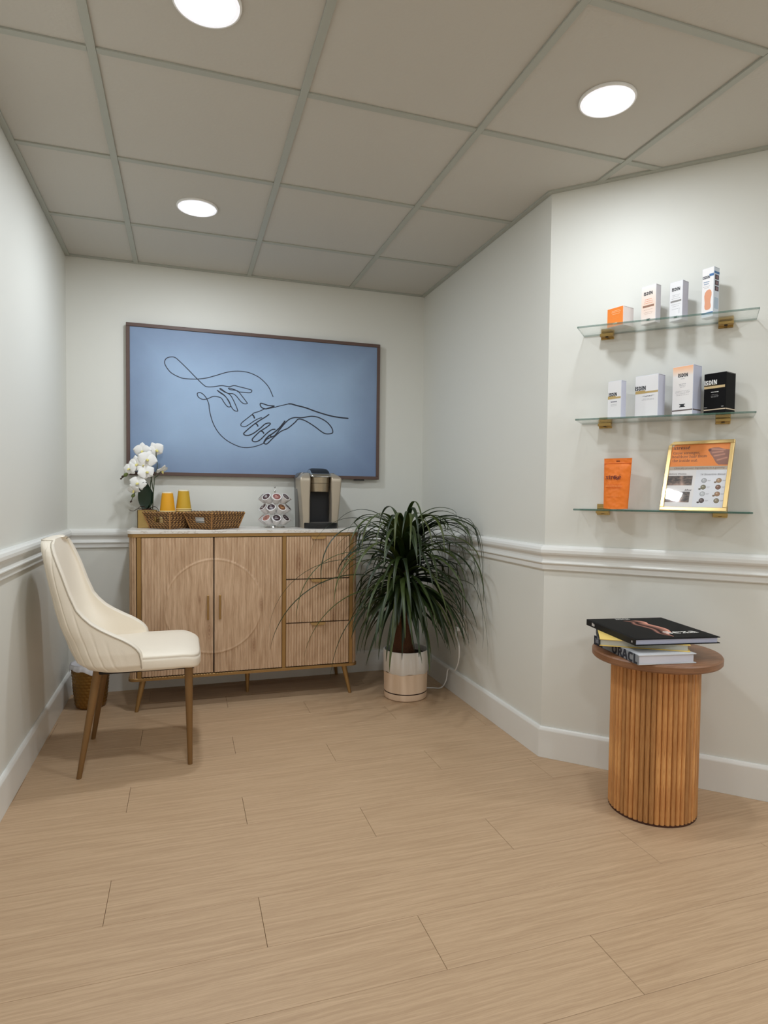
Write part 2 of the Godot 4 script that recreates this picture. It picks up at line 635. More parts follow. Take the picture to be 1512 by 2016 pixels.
func make_cabinet() -> void:
	var o := thing("sideboard", "pale oak sideboard with fluted doors, three drawers and gold trim", "sideboard", Vector3(0.5785, 0, -0.13))
	var X := 0.5785
	var gold: Material = M.gold
	# body, local coordinates: front face at z = -0.008
	var st := surf()
	box(st, Vector3(0, 0.527, -0.20), Vector3(1.13, 0.714, 0.346), 0.002)
	obj("carcass", st, M.dark, o)
	# rounded fluted corners and side panels
	for sd in [-1.0, 1.0]:
		st = surf()
		var ring := []
		var xs := 0.5915
		var r := 0.034
		var path := []
		for k in 25:
			path.append(Vector2(xs, -0.375 + (0.375 - r) * k / 24.0))
		for k in range(1, 13):
			var a := PI / 2.0 * k / 12.0
			path.append(Vector2(xs - r + r * cos(a), -r + r * sin(a)))
		# resample with reeds
		var cv := Curve2D.new()
		for p in path:
			cv.add_point(p)
		var len := cv.get_baked_length()
		var nre := int(len / 0.0125)
		var pts := []
		for k in nre * 5 + 1:
			var dd := len * k / (nre * 5.0)
			var p := cv.sample_baked(dd)
			var q := cv.sample_baked(minf(dd + 0.002, len))
			var p0 := cv.sample_baked(maxf(dd - 0.002, 0.0))
			var tn := (q - p0).normalized()
			var nn := Vector2(tn.y, -tn.x)
			if nn.x < 0.0 and nn.y <= 0.0:
				nn = -nn
			var f := fmod(k, 5) / 5.0
			p += nn * (reed_z(f) - 0.0046)
			pts.append(Vector2(p.x * sd, p.y))
		var lo := []
		var hi := []
		for p in pts:
			lo.append(Vector3(p.x, 0.170, p.y)); hi.append(Vector3(p.x, 0.884, p.y))
		var inn := Vector3((xs - 0.1) * sd, 0.5, -0.12)
		for k in pts.size() - 1:
			st.set_smooth_group(k / 5)
			quad(st, lo[k], lo[k + 1], hi[k + 1], hi[k], inn)
		obj("fluted_corner", st, M.oak_v, o)
	# gold posts
	for p in [[-0.5435, 0.021], [0.1835, 0.021], [0.556, 0.021]]:
		st = surf()
		box(st, Vector3(p[0], 0.527, -0.012), Vector3(p[1], 0.714, 0.028), 0.0025)
		obj("gold_post", st, gold, o)
	# bands and top, with rounded front corners
	for e in [["gold_top_band", 0.884, 0.9015, 0.598, 0.003, gold], ["gold_base_band", 0.155, 0.170, 0.597, 0.002, gold], ["marble_top", 0.9015, 0.9185, 0.601, 0.004, null]]:
		var xs: float = e[3]
		var zf: float = e[4]
		var poly := PackedVector2Array([Vector2(-xs, -0.385), Vector2(xs, -0.385)])
		var r := 0.036
		for k in 9:
			var a := PI / 2.0 * k / 8.0
			poly.append(Vector2(xs - r + r * cos(a), zf - r + r * sin(a)))
		for k in 9:
			var a := PI / 2.0 + PI / 2.0 * k / 8.0
			poly.append(Vector2(-xs + r + r * cos(a), zf - r + r * sin(a)))
		st = surf()
		prism(st, poly, e[1], e[2], 0.0022)
		var m: Material = e[5]
		if m == null:
			var mm := mat(rgb(222, 216, 208), 0.25)
			var n := FastNoiseLite.new()
			n.seed = 4; n.frequency = 0.006; n.fractal_octaves = 5; n.domain_warp_enabled = true; n.domain_warp_amplitude = 60.0
			var t := NoiseTexture2D.new()
			t.noise = n; t.width = 512; t.height = 512; t.seamless = true
			var g := Gradient.new()
			g.set_color(0, rgb(226, 221, 214)); g.set_color(1, rgb(230, 226, 220))
			g.add_point(0.46, rgb(226, 220, 212)); g.add_point(0.5, rgb(196, 184, 172)); g.add_point(0.54, rgb(228, 222, 214))
			t.color_ramp = g
			mm.albedo_color = Color.WHITE
			mm.albedo_texture = t
			mm.uv1_triplanar = true
			mm.uv1_scale = Vector3.ONE * 1.6
			m = mm
		obj(e[0], st, m, o)
	# doors: reeded, with a plain half moon standing proud
	var P := 0.0143
	uvmap(Vector3(1.0 / 1.2, 0, 0), Vector3(0, -1.0 / 0.76, 0), (X + 0.022) / 1.2, 0.9 / 0.76)
	for d in [[0.0465, 0.3945, 0.368], [0.4005, 0.750, 0.428]]:
		st = surf()
		var x0: float = d[0] - X
		var x1: float = d[1] - X
		var y0 := 0.176
		var y1 := 0.8805
		var cx := 0.3975 - X
		var cy := 0.522
		var R := 0.249
		var nx := int(round((x1 - x0) / P)) * 6
		var ny := 176
		var hz := []
		for j in ny + 1:
			var row := PackedFloat32Array()
			for i in nx + 1:
				var x := lerpf(x0, x1, float(i) / nx)
				var y := lerpf(y0, y1, float(j) / ny)
				var rr := Vector2(x - cx, y - cy).length()
				var z := reed_z(fmod(float(i), 6.0) / 6.0)
				var k := smoothed(rr, R - 0.0025, R + 0.0025)
				var disc := 0.0052 + 0.0018 * exp(-pow((rr - R + 0.006) / 0.004, 2.0))
				row.append(lerpf(disc, z, k) - 0.0005)
			hz.append(row)
		st.set_smooth_group(0)
		var back := Vector3((x0 + x1) / 2.0, 0.5, -3.0)
		for j in ny:
			var ya := lerpf(y0, y1, float(j) / ny)
			var yb := lerpf(y0, y1, float(j + 1) / ny)
			for i in nx:
				var xa := lerpf(x0, x1, float(i) / nx)
				var xb := lerpf(x0, x1, float(i + 1) / nx)
				quad(st, Vector3(xa, ya, hz[j][i]), Vector3(xb, ya, hz[j][i + 1]), Vector3(xb, yb, hz[j + 1][i + 1]), Vector3(xa, yb, hz[j + 1][i]), back)
		st.set_smooth_group(-1)
		var c := Vector3((x0 + x1) / 2.0, 0.5, -0.01)
		quad(st, Vector3(x0, y0, -0.02), Vector3(x0, y1, -0.02), Vector3(x0, y1, 0), Vector3(x0, y0, 0), c)
		quad(st, Vector3(x1, y0, -0.02), Vector3(x1, y1, -0.02), Vector3(x1, y1, 0), Vector3(x1, y0, 0), c)
		quad(st, Vector3(x0, y0, -0.02), Vector3(x1, y0, -0.02), Vector3(x1, y0, 0), Vector3(x0, y0, 0), c)
		quad(st, Vector3(x0, y1, -0.02), Vector3(x1, y1, -0.02), Vector3(x1, y1, 0), Vector3(x0, y1, 0), c)
		var door := obj("door", st, M.oak_face, o)
		st = surf()
		var hx: float = d[2] - X
		box(st, Vector3(hx, 0.519, 0.017), Vector3(0.0105, 0.128, 0.005), 0.0015)
		for y in [0.47, 0.568]:
			box(st, Vector3(hx, y, 0.0085), Vector3(0.008, 0.008, 0.014), 0.001)
		obj("handle", st, gold, door)
	for d in [[0.6525, 0.8805], [0.4145, 0.6465], [0.176, 0.4085]]:
		st = surf()
		var x0 := 0.7735 - X
		var x1 := 1.1225 - X
		var nr := int(round((x1 - x0) / P))
		for i in nr * 6:
			st.set_smooth_group(i / 6)
			var xa := lerpf(x0, x1, i / (nr * 6.0))
			var xb := lerpf(x0, x1, (i + 1) / (nr * 6.0))
			var za := reed_z((i % 6) / 6.0) - 0.0005
			var zb := reed_z((i % 6 + 1) / 6.0) - 0.0005
			quad(st, Vector3(xa, d[0], za), Vector3(xb, d[0], zb), Vector3(xb, d[1], zb), Vector3(xa, d[1], za), Vector3(xa, d[0], -1))
			st.set_smooth_group(-1)
			quad(st, Vector3(xa, d[1], za), Vector3(xb, d[1], zb), Vector3(xb, d[1], -0.02), Vector3(xa, d[1], -0.02), Vector3(xa, d[0], 0))
			quad(st, Vector3(xa, d[0], za), Vector3(xb, d[0], zb), Vector3(xb, d[0], -0.02), Vector3(xa, d[0], -0.02), Vector3(xa, d[1], 0))
		var dr := obj("drawer", st, M.oak_face, o)
		st = surf()
		var pc := 0.946 - X
		var rings := []
		for k in 13:
			var t := -1.0 + k / 6.0
			var xx := pc + t * 0.042
			var drop := 0.0125 * pow(maxf(0.0, 1.0 - pow(absf(t), 6.0)), 0.5) + 0.0005
			rings.append([Vector3(xx, d[1] + 0.001, 0.0015), Vector3(xx, d[1] + 0.001, 0.012), Vector3(xx, d[1] - drop, 0.0145), Vector3(xx, d[1] - drop, 0.011), Vector3(xx, d[1] - 0.002, 0.0085), Vector3(xx, d[1] - 0.002, 0.0015)])
		loft(st, rings, true, true, true, -1)
		obj("pull", st, gold, dr)
	uvoff()
	# legs
	for l in [[-0.527, -0.03, -0.5585, -0.004], [0.524, -0.03, 0.5555, -0.008], [0.0085, -0.19, 0.0085, -0.185], [-0.527, -0.35, -0.5585, -0.376], [0.54, -0.35, 0.566, -0.376]]:
		st = surf()
		tube(st, [Vector3(l[0], 0.156, l[1]), Vector3(l[2], 0.0, l[3])], 0.0155, 0.0085, 16)
		obj("leg", st, gold, o)

func make_chair() -> void:
	var o := thing("dining_chair", "cream upholstered dining chair with tapered bronze legs beside the left wall", "chair", Vector3(0.06, 0, 0.381))
	var ox := 0.06
	# outlines of the side view
	var front := [Vector2(0.406, 0.092), Vector2(0.45, 0.089), Vector2(0.481, 0.083), Vector2(0.5, 0.070), Vector2(0.517, 0.05), Vector2(0.535, 0.022), Vector2(0.553, -0.013), Vector2(0.577, -0.055), Vector2(0.601, -0.09), Vector2(0.63, -0.119), Vector2(0.659, -0.141), Vector2(0.72, -0.166), Vector2(0.798, -0.192), Vector2(0.87, -0.22), Vector2(0.94, -0.246)]
	var rear := [Vector2(0.406, -0.085), Vector2(0.412, -0.115), Vector2(0.44, -0.158), Vector2(0.499, -0.185), Vector2(0.604, -0.213), Vector2(0.753, -0.243), Vector2(0.868, -0.264), Vector2(0.94, -0.281)]
	var half := [Vector2(0.406, 0.222), Vector2(0.43, 0.237), Vector2(0.48, 0.244), Vector2(0.62, 0.243), Vector2(0.75, 0.24), Vector2(0.80, 0.236), Vector2(0.836, 0.230), Vector2(0.865, 0.220), Vector2(0.885, 0.208), Vector2(0.90, 0.192), Vector2(0.9085, 0.172), Vector2(0.914, 0.150), Vector2(0.918, 0.12)]
	var ys := []
	for k in 82:
		ys.append(0.406 + 0.006 * k)
	ys.append_array([0.898, 0.9035, 0.9085, 0.9125, 0.9155, 0.9175])
	var NC := 260
	var outer := []
	var inner := []
	for y in ys:
		var xf := curve(front, y)
		var xm := curve(rear, y) - 0.012 * smoothed(y, 0.5, 0.7)
		var hw := curve(half, y)
		var e := lerpf(0.42, 0.62, smoothed(y, 0.55, 0.7))
		var ro := []
		var ri := []
		for k in NC + 1:
			var a := -PI / 2.0 + PI * k / NC
			var cs := pow(maxf(0.0, cos(a)), e)
			var sn := signf(sin(a)) * pow(absf(sin(a)), e)
			var p := Vector3(xf - (xf - xm) * cs, y, hw * sn)
			# stitched channels
			var run := p.z + signf(p.z) * maxf(0.0, p.x + 0.245 * (y - 0.44) + 0.15)
			var gap := absf(fposmod(run + 0.021, 0.042) - 0.021)
			var ch := 1.0 - exp(-pow(gap / 0.0036, 2.0))
			var fade := smoothed(absf(float(k) - NC / 2.0), NC / 2.0 + 1.0, NC / 2.0 - 8.0) * smoothed(y, 0.406, 0.425)
			var nn := Vector3(-cs, 0, sn).normalized()
			p += nn * (0.0026 * ch - 0.0026) * fade
			ro.append(p - Vector3(ox, 0, 0))
			var th := 0.03
			var hin := hw - th
			var xin := minf(xm + 0.042, xf - 0.004)
			ri.append(Vector3(xf - (xf - xin) * cs - ox + 0.0 , y + (0.006 if y > 0.55 else 0.0) * 0.0, hin * sn))
		outer.append(ro)
		inner.append(ri)
	var st := surf()
	st.set_smooth_group(0)
	var nr := ys.size()
	for j in nr - 1:
		for k in NC:
			var c: Vector3 = (inner[j][k] + inner[j][k + 1]) / 2.0
			var pm: Vector3 = (outer[j][k] + outer[j][k + 1]) / 2.0
			quad(st, outer[j][k], outer[j][k + 1], outer[j + 1][k + 1], outer[j + 1][k], pm + (c - pm).normalized() * 0.02)
	st.set_smooth_group(1)
	for j in nr - 1:
		for k in NC:
			var c: Vector3 = (outer[j][k] + outer[j][k + 1]) / 2.0
			var pm: Vector3 = (inner[j][k] + inner[j][k + 1]) / 2.0
			quad(st, inner[j][k], inner[j][k + 1], inner[j + 1][k + 1], inner[j + 1][k], pm + (c - pm).normalized() * 0.02)
	# the rolled edge between the two skins: both front edges and the top
	st.set_smooth_group(2)
	var edge := []
	for j in nr:
		edge.append([outer[j][0], inner[j][0]])
	for k in range(1, NC + 1):
		edge.append([outer[nr - 1][k], inner[nr - 1][k]])
	for j in range(nr - 2, -1, -1):
		edge.append([outer[j][NC], inner[j][NC]])
	var mids := []
	for i in edge.size():
		var a: Vector3 = edge[i][0]
		var b: Vector3 = edge[i][1]
		var t0: Vector3 = (edge[maxi(i - 1, 0)][0] + edge[maxi(i - 1, 0)][1]) / 2.0
		var t1: Vector3 = (edge[mini(i + 1, edge.size() - 1)][0] + edge[mini(i + 1, edge.size() - 1)][1]) / 2.0
		var out := (b - a).cross(t1 - t0).normalized()
		if out.dot(Vector3(0.6, 0.8, 0)) < 0.0:
			out = -out
		mids.append((a + b) / 2.0 + out * 0.009)
	for i in edge.size() - 1:
		var c: Vector3 = (edge[i][0] + edge[i][1] + edge[i + 1][0] + edge[i + 1][1]) / 4.0 - Vector3(0.02, 0.03, 0)
		quad(st, edge[i][0], edge[i + 1][0], mids[i + 1], mids[i], c)
		quad(st, edge[i][1], edge[i + 1][1], mids[i + 1], mids[i], c)
	# bottom
	st.set_smooth_group(-1)
	for k in NC / 2:
		quad(st, outer[0][k], outer[0][k + 1], outer[0][NC - k - 1], outer[0][NC - k], Vector3(0, 1, 0))
	obj("shell", st, M.cream, o)
	# piping along the outer edge
	st = surf()
	var pp := []
	for i in range(0, edge.size(), 1):
		pp.append(edge[i][0] + (edge[i][0] - edge[i][1]).normalized() * 0.0008)
	tube(st, pp, 0.0026, 0.0026, 6)
	obj("piping", st, mat(rgb(196, 184, 166), 0.6), o)
	# seat
	st = surf()
	var rings := []
	for p in [[0.05, 0.402], [0.014, 0.404], [0.004, 0.409], [0.0, 0.418], [0.0, 0.442], [0.001, 0.450], [0.0045, 0.4535], [0.0015, 0.457], [0.008, 0.464], [0.022, 0.4705], [0.06, 0.475], [0.13, 0.478]]:
		var r := []
		for k in 72:
			var a := TAU * k / 72
			var cs := signf(cos(a)) * pow(absf(cos(a)), 0.36)
			var sn := signf(sin(a)) * pow(absf(sin(a)), 0.36)
			var x: float = 0.095 + cs * (0.222 - p[0])
			var z: float = sn * (0.234 - p[0])
			if x < 0.08:
				z *= lerpf(1.0, 0.86, smoothed(0.08 - x, 0.0, 0.03))
			r.append(Vector3(x - ox, p[1] - 0.012 * smoothed(x, 0.24, 0.32), z))
		rings.append(r)
	loft(st, rings)
	obj("seat", st, M.cream, o)
	st = surf()
	box(st, Vector3(0.05, 0.399, 0), Vector3(0.36, 0.016, 0.37), 0.004)
	obj("seat_frame", st, M.dark, o)
	for l in [[0.267, 0.175, 0.273, 0.197], [0.267, -0.175, 0.273, -0.197], [-0.073, 0.165, -0.138, 0.213], [-0.073, -0.165, -0.139, -0.2]]:
		st = surf()
		tube(st, [Vector3(l[0] - ox, 0.408, l[1]), Vector3(l[2] - ox, 0.0, l[3])], 0.0175, 0.0095, 20)
		obj("leg", st, M.bronze, o)

func make_picture() -> void:
	var zb := -0.532
	var o := thing("framed_picture", "large blue picture of two line-drawn hands in a slim brown frame", "picture", Vector3(0.676, 1.205, zb))
	var w := 1.453
	var h := 0.832
	var st := surf()
	box(st, Vector3(0, h / 2, 0.014), Vector3(w - 0.012, h - 0.012, 0.026), 0.002)
	obj("back_panel", st, M.black, o)
	st = surf()
	var fw := 0.019
	for e in [[0.0, h - fw / 2, w, fw], [0.0, fw / 2, w, fw]]:
		box(st, Vector3(e[0], e[1], 0.026), Vector3(e[2], e[3], 0.022), 0.0015)
	for s in [-1.0, 1.0]:
		box(st, Vector3(s * (w - fw) / 2, h / 2, 0.026), Vector3(fw, h - fw * 2, 0.022), 0.0015)
	obj("frame", st, M.frame, o)
	st = surf()
	box(st, Vector3(0.60, -0.004, 0.027), Vector3(0.065, 0.008, 0.014), 0.001)
	obj("sensor_box", st, M.black, o)
	# the print
	var W := 1416
	var HH := 800
	var im := Image.create(W, HH, false, Image.FORMAT_RGB8)
	var n := FastNoiseLite.new()
	n.seed = 5; n.frequency = 0.004
	var small := Image.create(177, 100, false, Image.FORMAT_RGB8)
	for y in 100:
		for x in 177:
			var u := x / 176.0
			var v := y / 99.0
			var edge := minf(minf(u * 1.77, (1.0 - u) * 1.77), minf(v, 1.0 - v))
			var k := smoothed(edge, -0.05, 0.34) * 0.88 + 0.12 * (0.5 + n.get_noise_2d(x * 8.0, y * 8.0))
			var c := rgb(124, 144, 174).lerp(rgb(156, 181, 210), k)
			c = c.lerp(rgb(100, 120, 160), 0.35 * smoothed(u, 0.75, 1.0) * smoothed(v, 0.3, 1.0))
			small.set_pixel(x, y, c)
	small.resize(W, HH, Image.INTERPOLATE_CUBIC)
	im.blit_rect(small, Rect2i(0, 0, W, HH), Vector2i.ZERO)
	var strokes := [
		[2, 550, 425, 531, 355, 502, 303, 475, 276, 444, 260, 404, 258, 365, 271, 325, 297, 286, 321, 250, 333, 209, 336, 184, 329, 151, 300, 131, 254, 128, 224, 135, 203, 149, 192, 166, 193, 184, 218, 214, 268, 250, 332, 276, 374, 289, 383, 312, 380, 344, 369, 373, 372, 394, 363, 418, 370, 455, 383, 464, 391, 457, 407, 431, 407, 410, 405, 399, 394, 381, 384, 371, 384, 378, 393, 402, 397, 413, 409, 442, 474, 445, 486, 434, 489, 421, 476, 402, 437, 389, 422, 370, 421, 354, 411, 338, 394, 341, 390, 357, 410, 378, 432, 391, 469, 407, 535, 405, 545, 394, 541, 383, 518, 373, 476, 357, 442, 338, 420, 327, 404, 334, 411, 357, 439, 371, 476, 379, 504, 378, 516, 367, 515, 354, 488, 344, 460, 333, 451, 312, 449, 289, 468, 271, 474, 255, 460, 250, 439, 255, 429, 268, 432, 284, 461, 294, 503, 297, 544, 303, 595, 315, 655, 336, 713, 365, 759, 401, 792, 432, 806, 462, 802, 493, 786, 513, 769],
		[3, 513, 770, 525, 740, 555, 713, 564, 697, 598, 620, 619, 585, 641, 571, 672, 569, 710, 555, 741, 561, 774, 588, 796, 626, 804, 658, 800, 676, 777, 682, 758, 670, 726, 631, 694, 598, 672, 583, 655, 582, 641, 608, 613, 651, 592, 669, 576, 687, 549, 732, 531, 766, 522, 775, 513, 770],
		[3, 559, 664, 545, 669, 525, 697, 501, 741, 486, 758, 472, 760, 466, 749, 471, 732, 493, 691, 503, 677, 523, 653, 539, 628, 534, 620, 518, 629, 501, 657, 476, 694, 457, 713, 442, 718, 432, 709, 436, 695, 459, 656, 478, 628, 498, 602, 518, 579, 534, 557],
		[2, 505, 584, 493, 590, 473, 611, 456, 634, 439, 653, 427, 654, 420, 644, 425, 626, 444, 596, 464, 566, 473, 552, 493, 539, 514, 520, 524, 517, 554, 504, 585, 487, 616, 472],
		[4, 616, 472, 628, 472, 647, 480, 687, 494, 735, 520, 789, 543, 831, 553, 871, 557],
		[3, 522, 518, 510, 515, 501, 503, 498, 488, 501, 479, 515, 484, 532, 492, 555, 494, 542, 504, 522, 518],
		[4, 466, 566, 471, 572, 475, 589],
		[4, 481, 629, 486, 636, 489, 647],
		[4, 503, 681, 508, 685, 513, 697],
		[4, 535, 710, 541, 716, 544, 723],
		[4, 513, 769, 518, 747, 530, 721, 555, 688, 578, 651, 600, 600],
	]
	var cover := {}
	for s in strokes:
		var pts := []
		for k in range(1, s.size(), 2):
			pts.append(Vector2(s[k] * W / 1000.0, s[k + 1] * HH / 1000.0))
		var line := spline(pts, 8)
		var rad: float = {2: 2.3, 3: 3.1, 4: 3.8}[s[0]]
		for k in line.size() - 1:
			var a: Vector2 = line[k]
			var b: Vector2 = line[k + 1]
			var steps := maxi(1, int(a.distance_to(b) / 1.0))
			for q in steps:
				var p := a.lerp(b, float(q) / steps)
				for yy in range(int(p.y - rad - 1), int(p.y + rad + 2)):
					for xx in range(int(p.x - rad - 1), int(p.x + rad + 2)):
						var c := clampf(rad + 0.5 - p.distance_to(Vector2(xx, yy)), 0.0, 1.0)
						var key := Vector2i(xx, yy)
						if c > cover.get(key, 0.0):
							cover[key] = c
	for key in cover:
		im.set_pixelv(key, im.get_pixelv(key).lerp(rgb(18, 22, 38), cover[key] * 0.96))
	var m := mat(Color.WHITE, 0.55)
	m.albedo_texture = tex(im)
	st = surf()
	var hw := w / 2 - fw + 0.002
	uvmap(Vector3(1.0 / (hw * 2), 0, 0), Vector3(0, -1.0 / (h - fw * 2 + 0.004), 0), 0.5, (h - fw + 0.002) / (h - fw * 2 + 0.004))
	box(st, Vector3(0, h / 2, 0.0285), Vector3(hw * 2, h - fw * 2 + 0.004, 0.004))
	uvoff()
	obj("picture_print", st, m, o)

func make_plant() -> void:
	var c := Vector3(1.415, 0, 0.0)
	var o := thing("potted_plant", "tall potted palm with long arching strap leaves beside the sideboard", "plant", c)
	# pot: glazed white above, bare sandy clay below, a dark groove near the foot
	var clay := mat(rgb(232, 204, 176), 0.8)
	relief(clay, 0.2, 12.0, 0.02, 8)
	var glaze := mat(rgb(240, 237, 233), 0.35)
	var st := surf()
	lathe(st, [Vector2(0.0, 0.0), Vector2(0.108, 0.0), Vector2(0.115, 0.004), Vector2(0.1175, 0.012), Vector2(0.1185, 0.037)], 64)
	lathe(st, [Vector2(0.1185, 0.043), Vector2(0.1205, 0.148)], 64)
	obj("pot", st, clay, o)
	st = surf()
	var rings := []
	for r in [[0.1205, 0.0], [0.1215, 1.0], [0.1235, 6.0]]:
		var ring := []
		for k in 64:
			var a := TAU * k / 64
			var y: float = 0.147 + 0.003 * sin(a * 5.0) + 0.002 * sin(a * 11.0 + 1.0)
			if r[1] == 6.0:
				y = 0.262
			elif r[1] == 1.0:
				y += 0.0015
			ring.append(Vector3(cos(a) * (r[0] + (0.0012 if r[1] == 1.0 else 0.0)), y, sin(a) * (r[0] + (0.0012 if r[1] == 1.0 else 0.0))))
		rings.append(ring)
	loft(st, rings, true, false, false, 0)
	lathe(st, [Vector2(0.1235, 0.262), Vector2(0.1215, 0.267), Vector2(0.117, 0.266), Vector2(0.1145, 0.26), Vector2(0.112, 0.225)], 64)
	obj("pot_glaze", st, glaze, o)
	st = surf()
	lathe(st, [Vector2(0.1165, 0.0365), Vector2(0.1165, 0.0435)], 64)
	obj("pot_groove", st, mat(rgb(66, 44, 32), 0.8), o)
	st = surf()
	lathe(st, [Vector2(0.113, 0.236), Vector2(0.05, 0.243), Vector2(0.0, 0.246)], 40)
	var soil := mat(rgb(52, 38, 28), 1.0)
	relief(soil, 0.08, 8.0, 0.4, 2)
	obj("soil", st, soil, o)
	# stem
	var bark := mat(rgb(92, 58, 36), 0.9)
	relief(bark, 0.06, 9.0, 0.3, 4)
	st = surf()
	var prof := []
	for p in [[0.0, 0.062], [0.02, 0.066], [0.06, 0.06], [0.12, 0.05], [0.2, 0.042], [0.3, 0.036], [0.42, 0.03], [0.56, 0.02]]:
		prof.append(Vector2(p[1], 0.235 + p[0]))
	lathe(st, prof, 24, Transform3D(Basis.IDENTITY, Vector3(-0.018, 0, 0.005)))
	obj("stem", st, bark, o)
	# leaves
	var greens := []
	for g in [[34, 52, 30], [40, 60, 34], [50, 70, 40], [60, 80, 46], [36, 54, 36], [74, 90, 58]]:
		var m := mat(rgb(int(g[0] * 0.92), int(g[1] * 0.86), int(g[2] * 0.55)), 0.45)
		m.backlight_enabled = true
		m.backlight = Color(0.10, 0.16, 0.05)
		greens.append(m)
	# leaves that the photo shows one by one: azimuth (0 = right, 90 = towards the viewer), rise, bend, length, width, start height
	var told := [
		[176, 32, 125, 0.95, 0.013, 0.66], [170, 24, 108, 0.92, 0.016, 0.62], [166, 40, 135, 0.86, 0.012, 0.68], [172, 70, 205, 0.92, 0.011, 0.74],
		[158, 18, 105, 0.78, 0.017, 0.58], [150, 46, 150, 0.74, 0.018, 0.70], [163, 62, 175, 0.82, 0.013, 0.74], [148, 10, 96, 0.74, 0.014, 0.56],
		[28, 55, 160, 0.92, 0.014, 0.74], [36, 62, 172, 0.9, 0.012, 0.76], [40, 30, 132, 0.95, 0.013, 0.66], [46, 22, 120, 0.9, 0.014, 0.62], [34, 44, 150, 0.86, 0.02, 0.72],
		[52, 66, 175, 0.8, 0.014, 0.76], [44, 36, 128, 0.88, 0.011, 0.66], [60, 50, 150, 0.76, 0.024, 0.72],
		[100, 84, 178, 0.62, 0.028, 0.81], [120, 80, 185, 0.6, 0.030, 0.81], [140, 76, 180, 0.62, 0.024, 0.81], [80, 74, 172, 0.62, 0.026, 0.81], [60, 78, 180, 0.64, 0.024, 0.81],
		[95, 20, 108, 0.6, 0.030, 0.66], [66, 24, 108, 0.62, 0.026, 0.64], [112, 22, 106, 0.62, 0.028, 0.64], [88, 30, 116, 0.62, 0.024, 0.68], [128, 14, 100, 0.56, 0.028, 0.6], [56, 10, 96, 0.56, 0.026, 0.6],
		[98, -4, 82, 0.46, 0.026, 0.57], [72, 0, 86, 0.48, 0.028, 0.58], [140, 2, 88, 0.5, 0.026, 0.58], [42, 4, 90, 0.52, 0.024, 0.58], [155, -2, 84, 0.48, 0.024, 0.56], [110, 36, 122, 0.64, 0.022, 0.7], [78, 40, 126, 0.64, 0.022, 0.7], [84, 6, 92, 0.52, 0.028, 0.6], [106, 12, 98, 0.54, 0.024, 0.62], [74, 16, 104, 0.6, 0.024, 0.62], [118, 4, 90, 0.5, 0.026, 0.58],
	]
	for k in 245:
		var az := rng.randf_range(0, 360)
		var lvl := rng.randf()
		var rise := lerpf(2.0, 85.0, pow(lvl, 0.8)) + rng.randf_range(-7, 7)
		var bend := rise + 86.0 + rng.randf_range(-14, 4)
		var L := lerpf(0.40, 0.60, lvl) * rng.randf_range(0.82, 1.2)
		if az > 285.0 or az < 18.0:
			L *= 0.74
		elif az > 155.0:
			L *= 0.84
		told.append([az, rise, bend, L, rng.randf_range(0.016, 0.032), lerpf(0.54, 0.82, lvl) + rng.randf_range(-0.03, 0.02), lerpf(0.62, 1.2, smoothed(lvl, 0.15, 0.8))])
	for e in told:
		leaf(o, c, e, greens[rng.randi() % greens.size()])

func leaf(o: Node3D, c: Vector3, e: Array, m: Material) -> void:
	var az := deg_to_rad(e[0])
	var L: float = e[3]
	var w: float = e[4] * 1.15
	var n := 20
	var p := Vector3(-0.018 + cos(az) * 0.018, e[5], 0.005 + sin(az) * 0.018)
	var tw := rng.randf_range(-0.55, 0.55)
	var swing := rng.randf_range(-0.5, 0.5)
	var st := surf()
	st.set_smooth_group(0)
	var pl := []
	for i in n + 1:
		var t := float(i) / n
		var el := deg_to_rad(e[1] - e[2] * pow(t, e[6] if e.size() > 6 else 1.25))
		var ah := az + swing * t * t
		var d := Vector3(cos(ah) * cos(el), sin(el), sin(ah) * cos(el))
		var side := Vector3(-sin(ah), 0, cos(ah))
		var ww := w * 0.5 * (0.7 + 0.3 * sin(PI * minf(t * 1.8, 1.0))) * pow(maxf(0.0, 1.0 - pow(t, 2.4)), 0.85) + 0.0007
		var s := side.rotated(d, tw * t)
		var up := s.cross(d).normalized()
		pl.append([p - s * ww - up * ww * 0.35, p, p + s * ww - up * ww * 0.35])
		p += d * L / n
		# keep off walls, sideboard, pot and floor
		p.x = minf(p.x, 1.672 - c.x)
		p.z = maxf(p.z, -0.49 - c.z)
		var g := p + c
		if g.x < 1.205 and g.z < -0.095 and g.y < 0.95:
			if g.x > 1.17 and g.z < -0.16:
				p.x = 1.205 - c.x
			else:
				p.z = -0.095 - c.z
		var r := Vector2(p.x, p.z).length()
		if p.y < 0.29 and r < 0.135:
			p.x *= 0.137 / maxf(r, 0.001)
			p.z *= 0.137 / maxf(r, 0.001)
		p.y = maxf(p.y, 0.03)
	for i in n:
		for k in 2:
			vert(st, pl[i][k]); vert(st, pl[i][k + 1]); vert(st, pl[i + 1][k + 1])
			vert(st, pl[i][k]); vert(st, pl[i + 1][k + 1]); vert(st, pl[i + 1][k])
	obj("leaf", st, m, o)

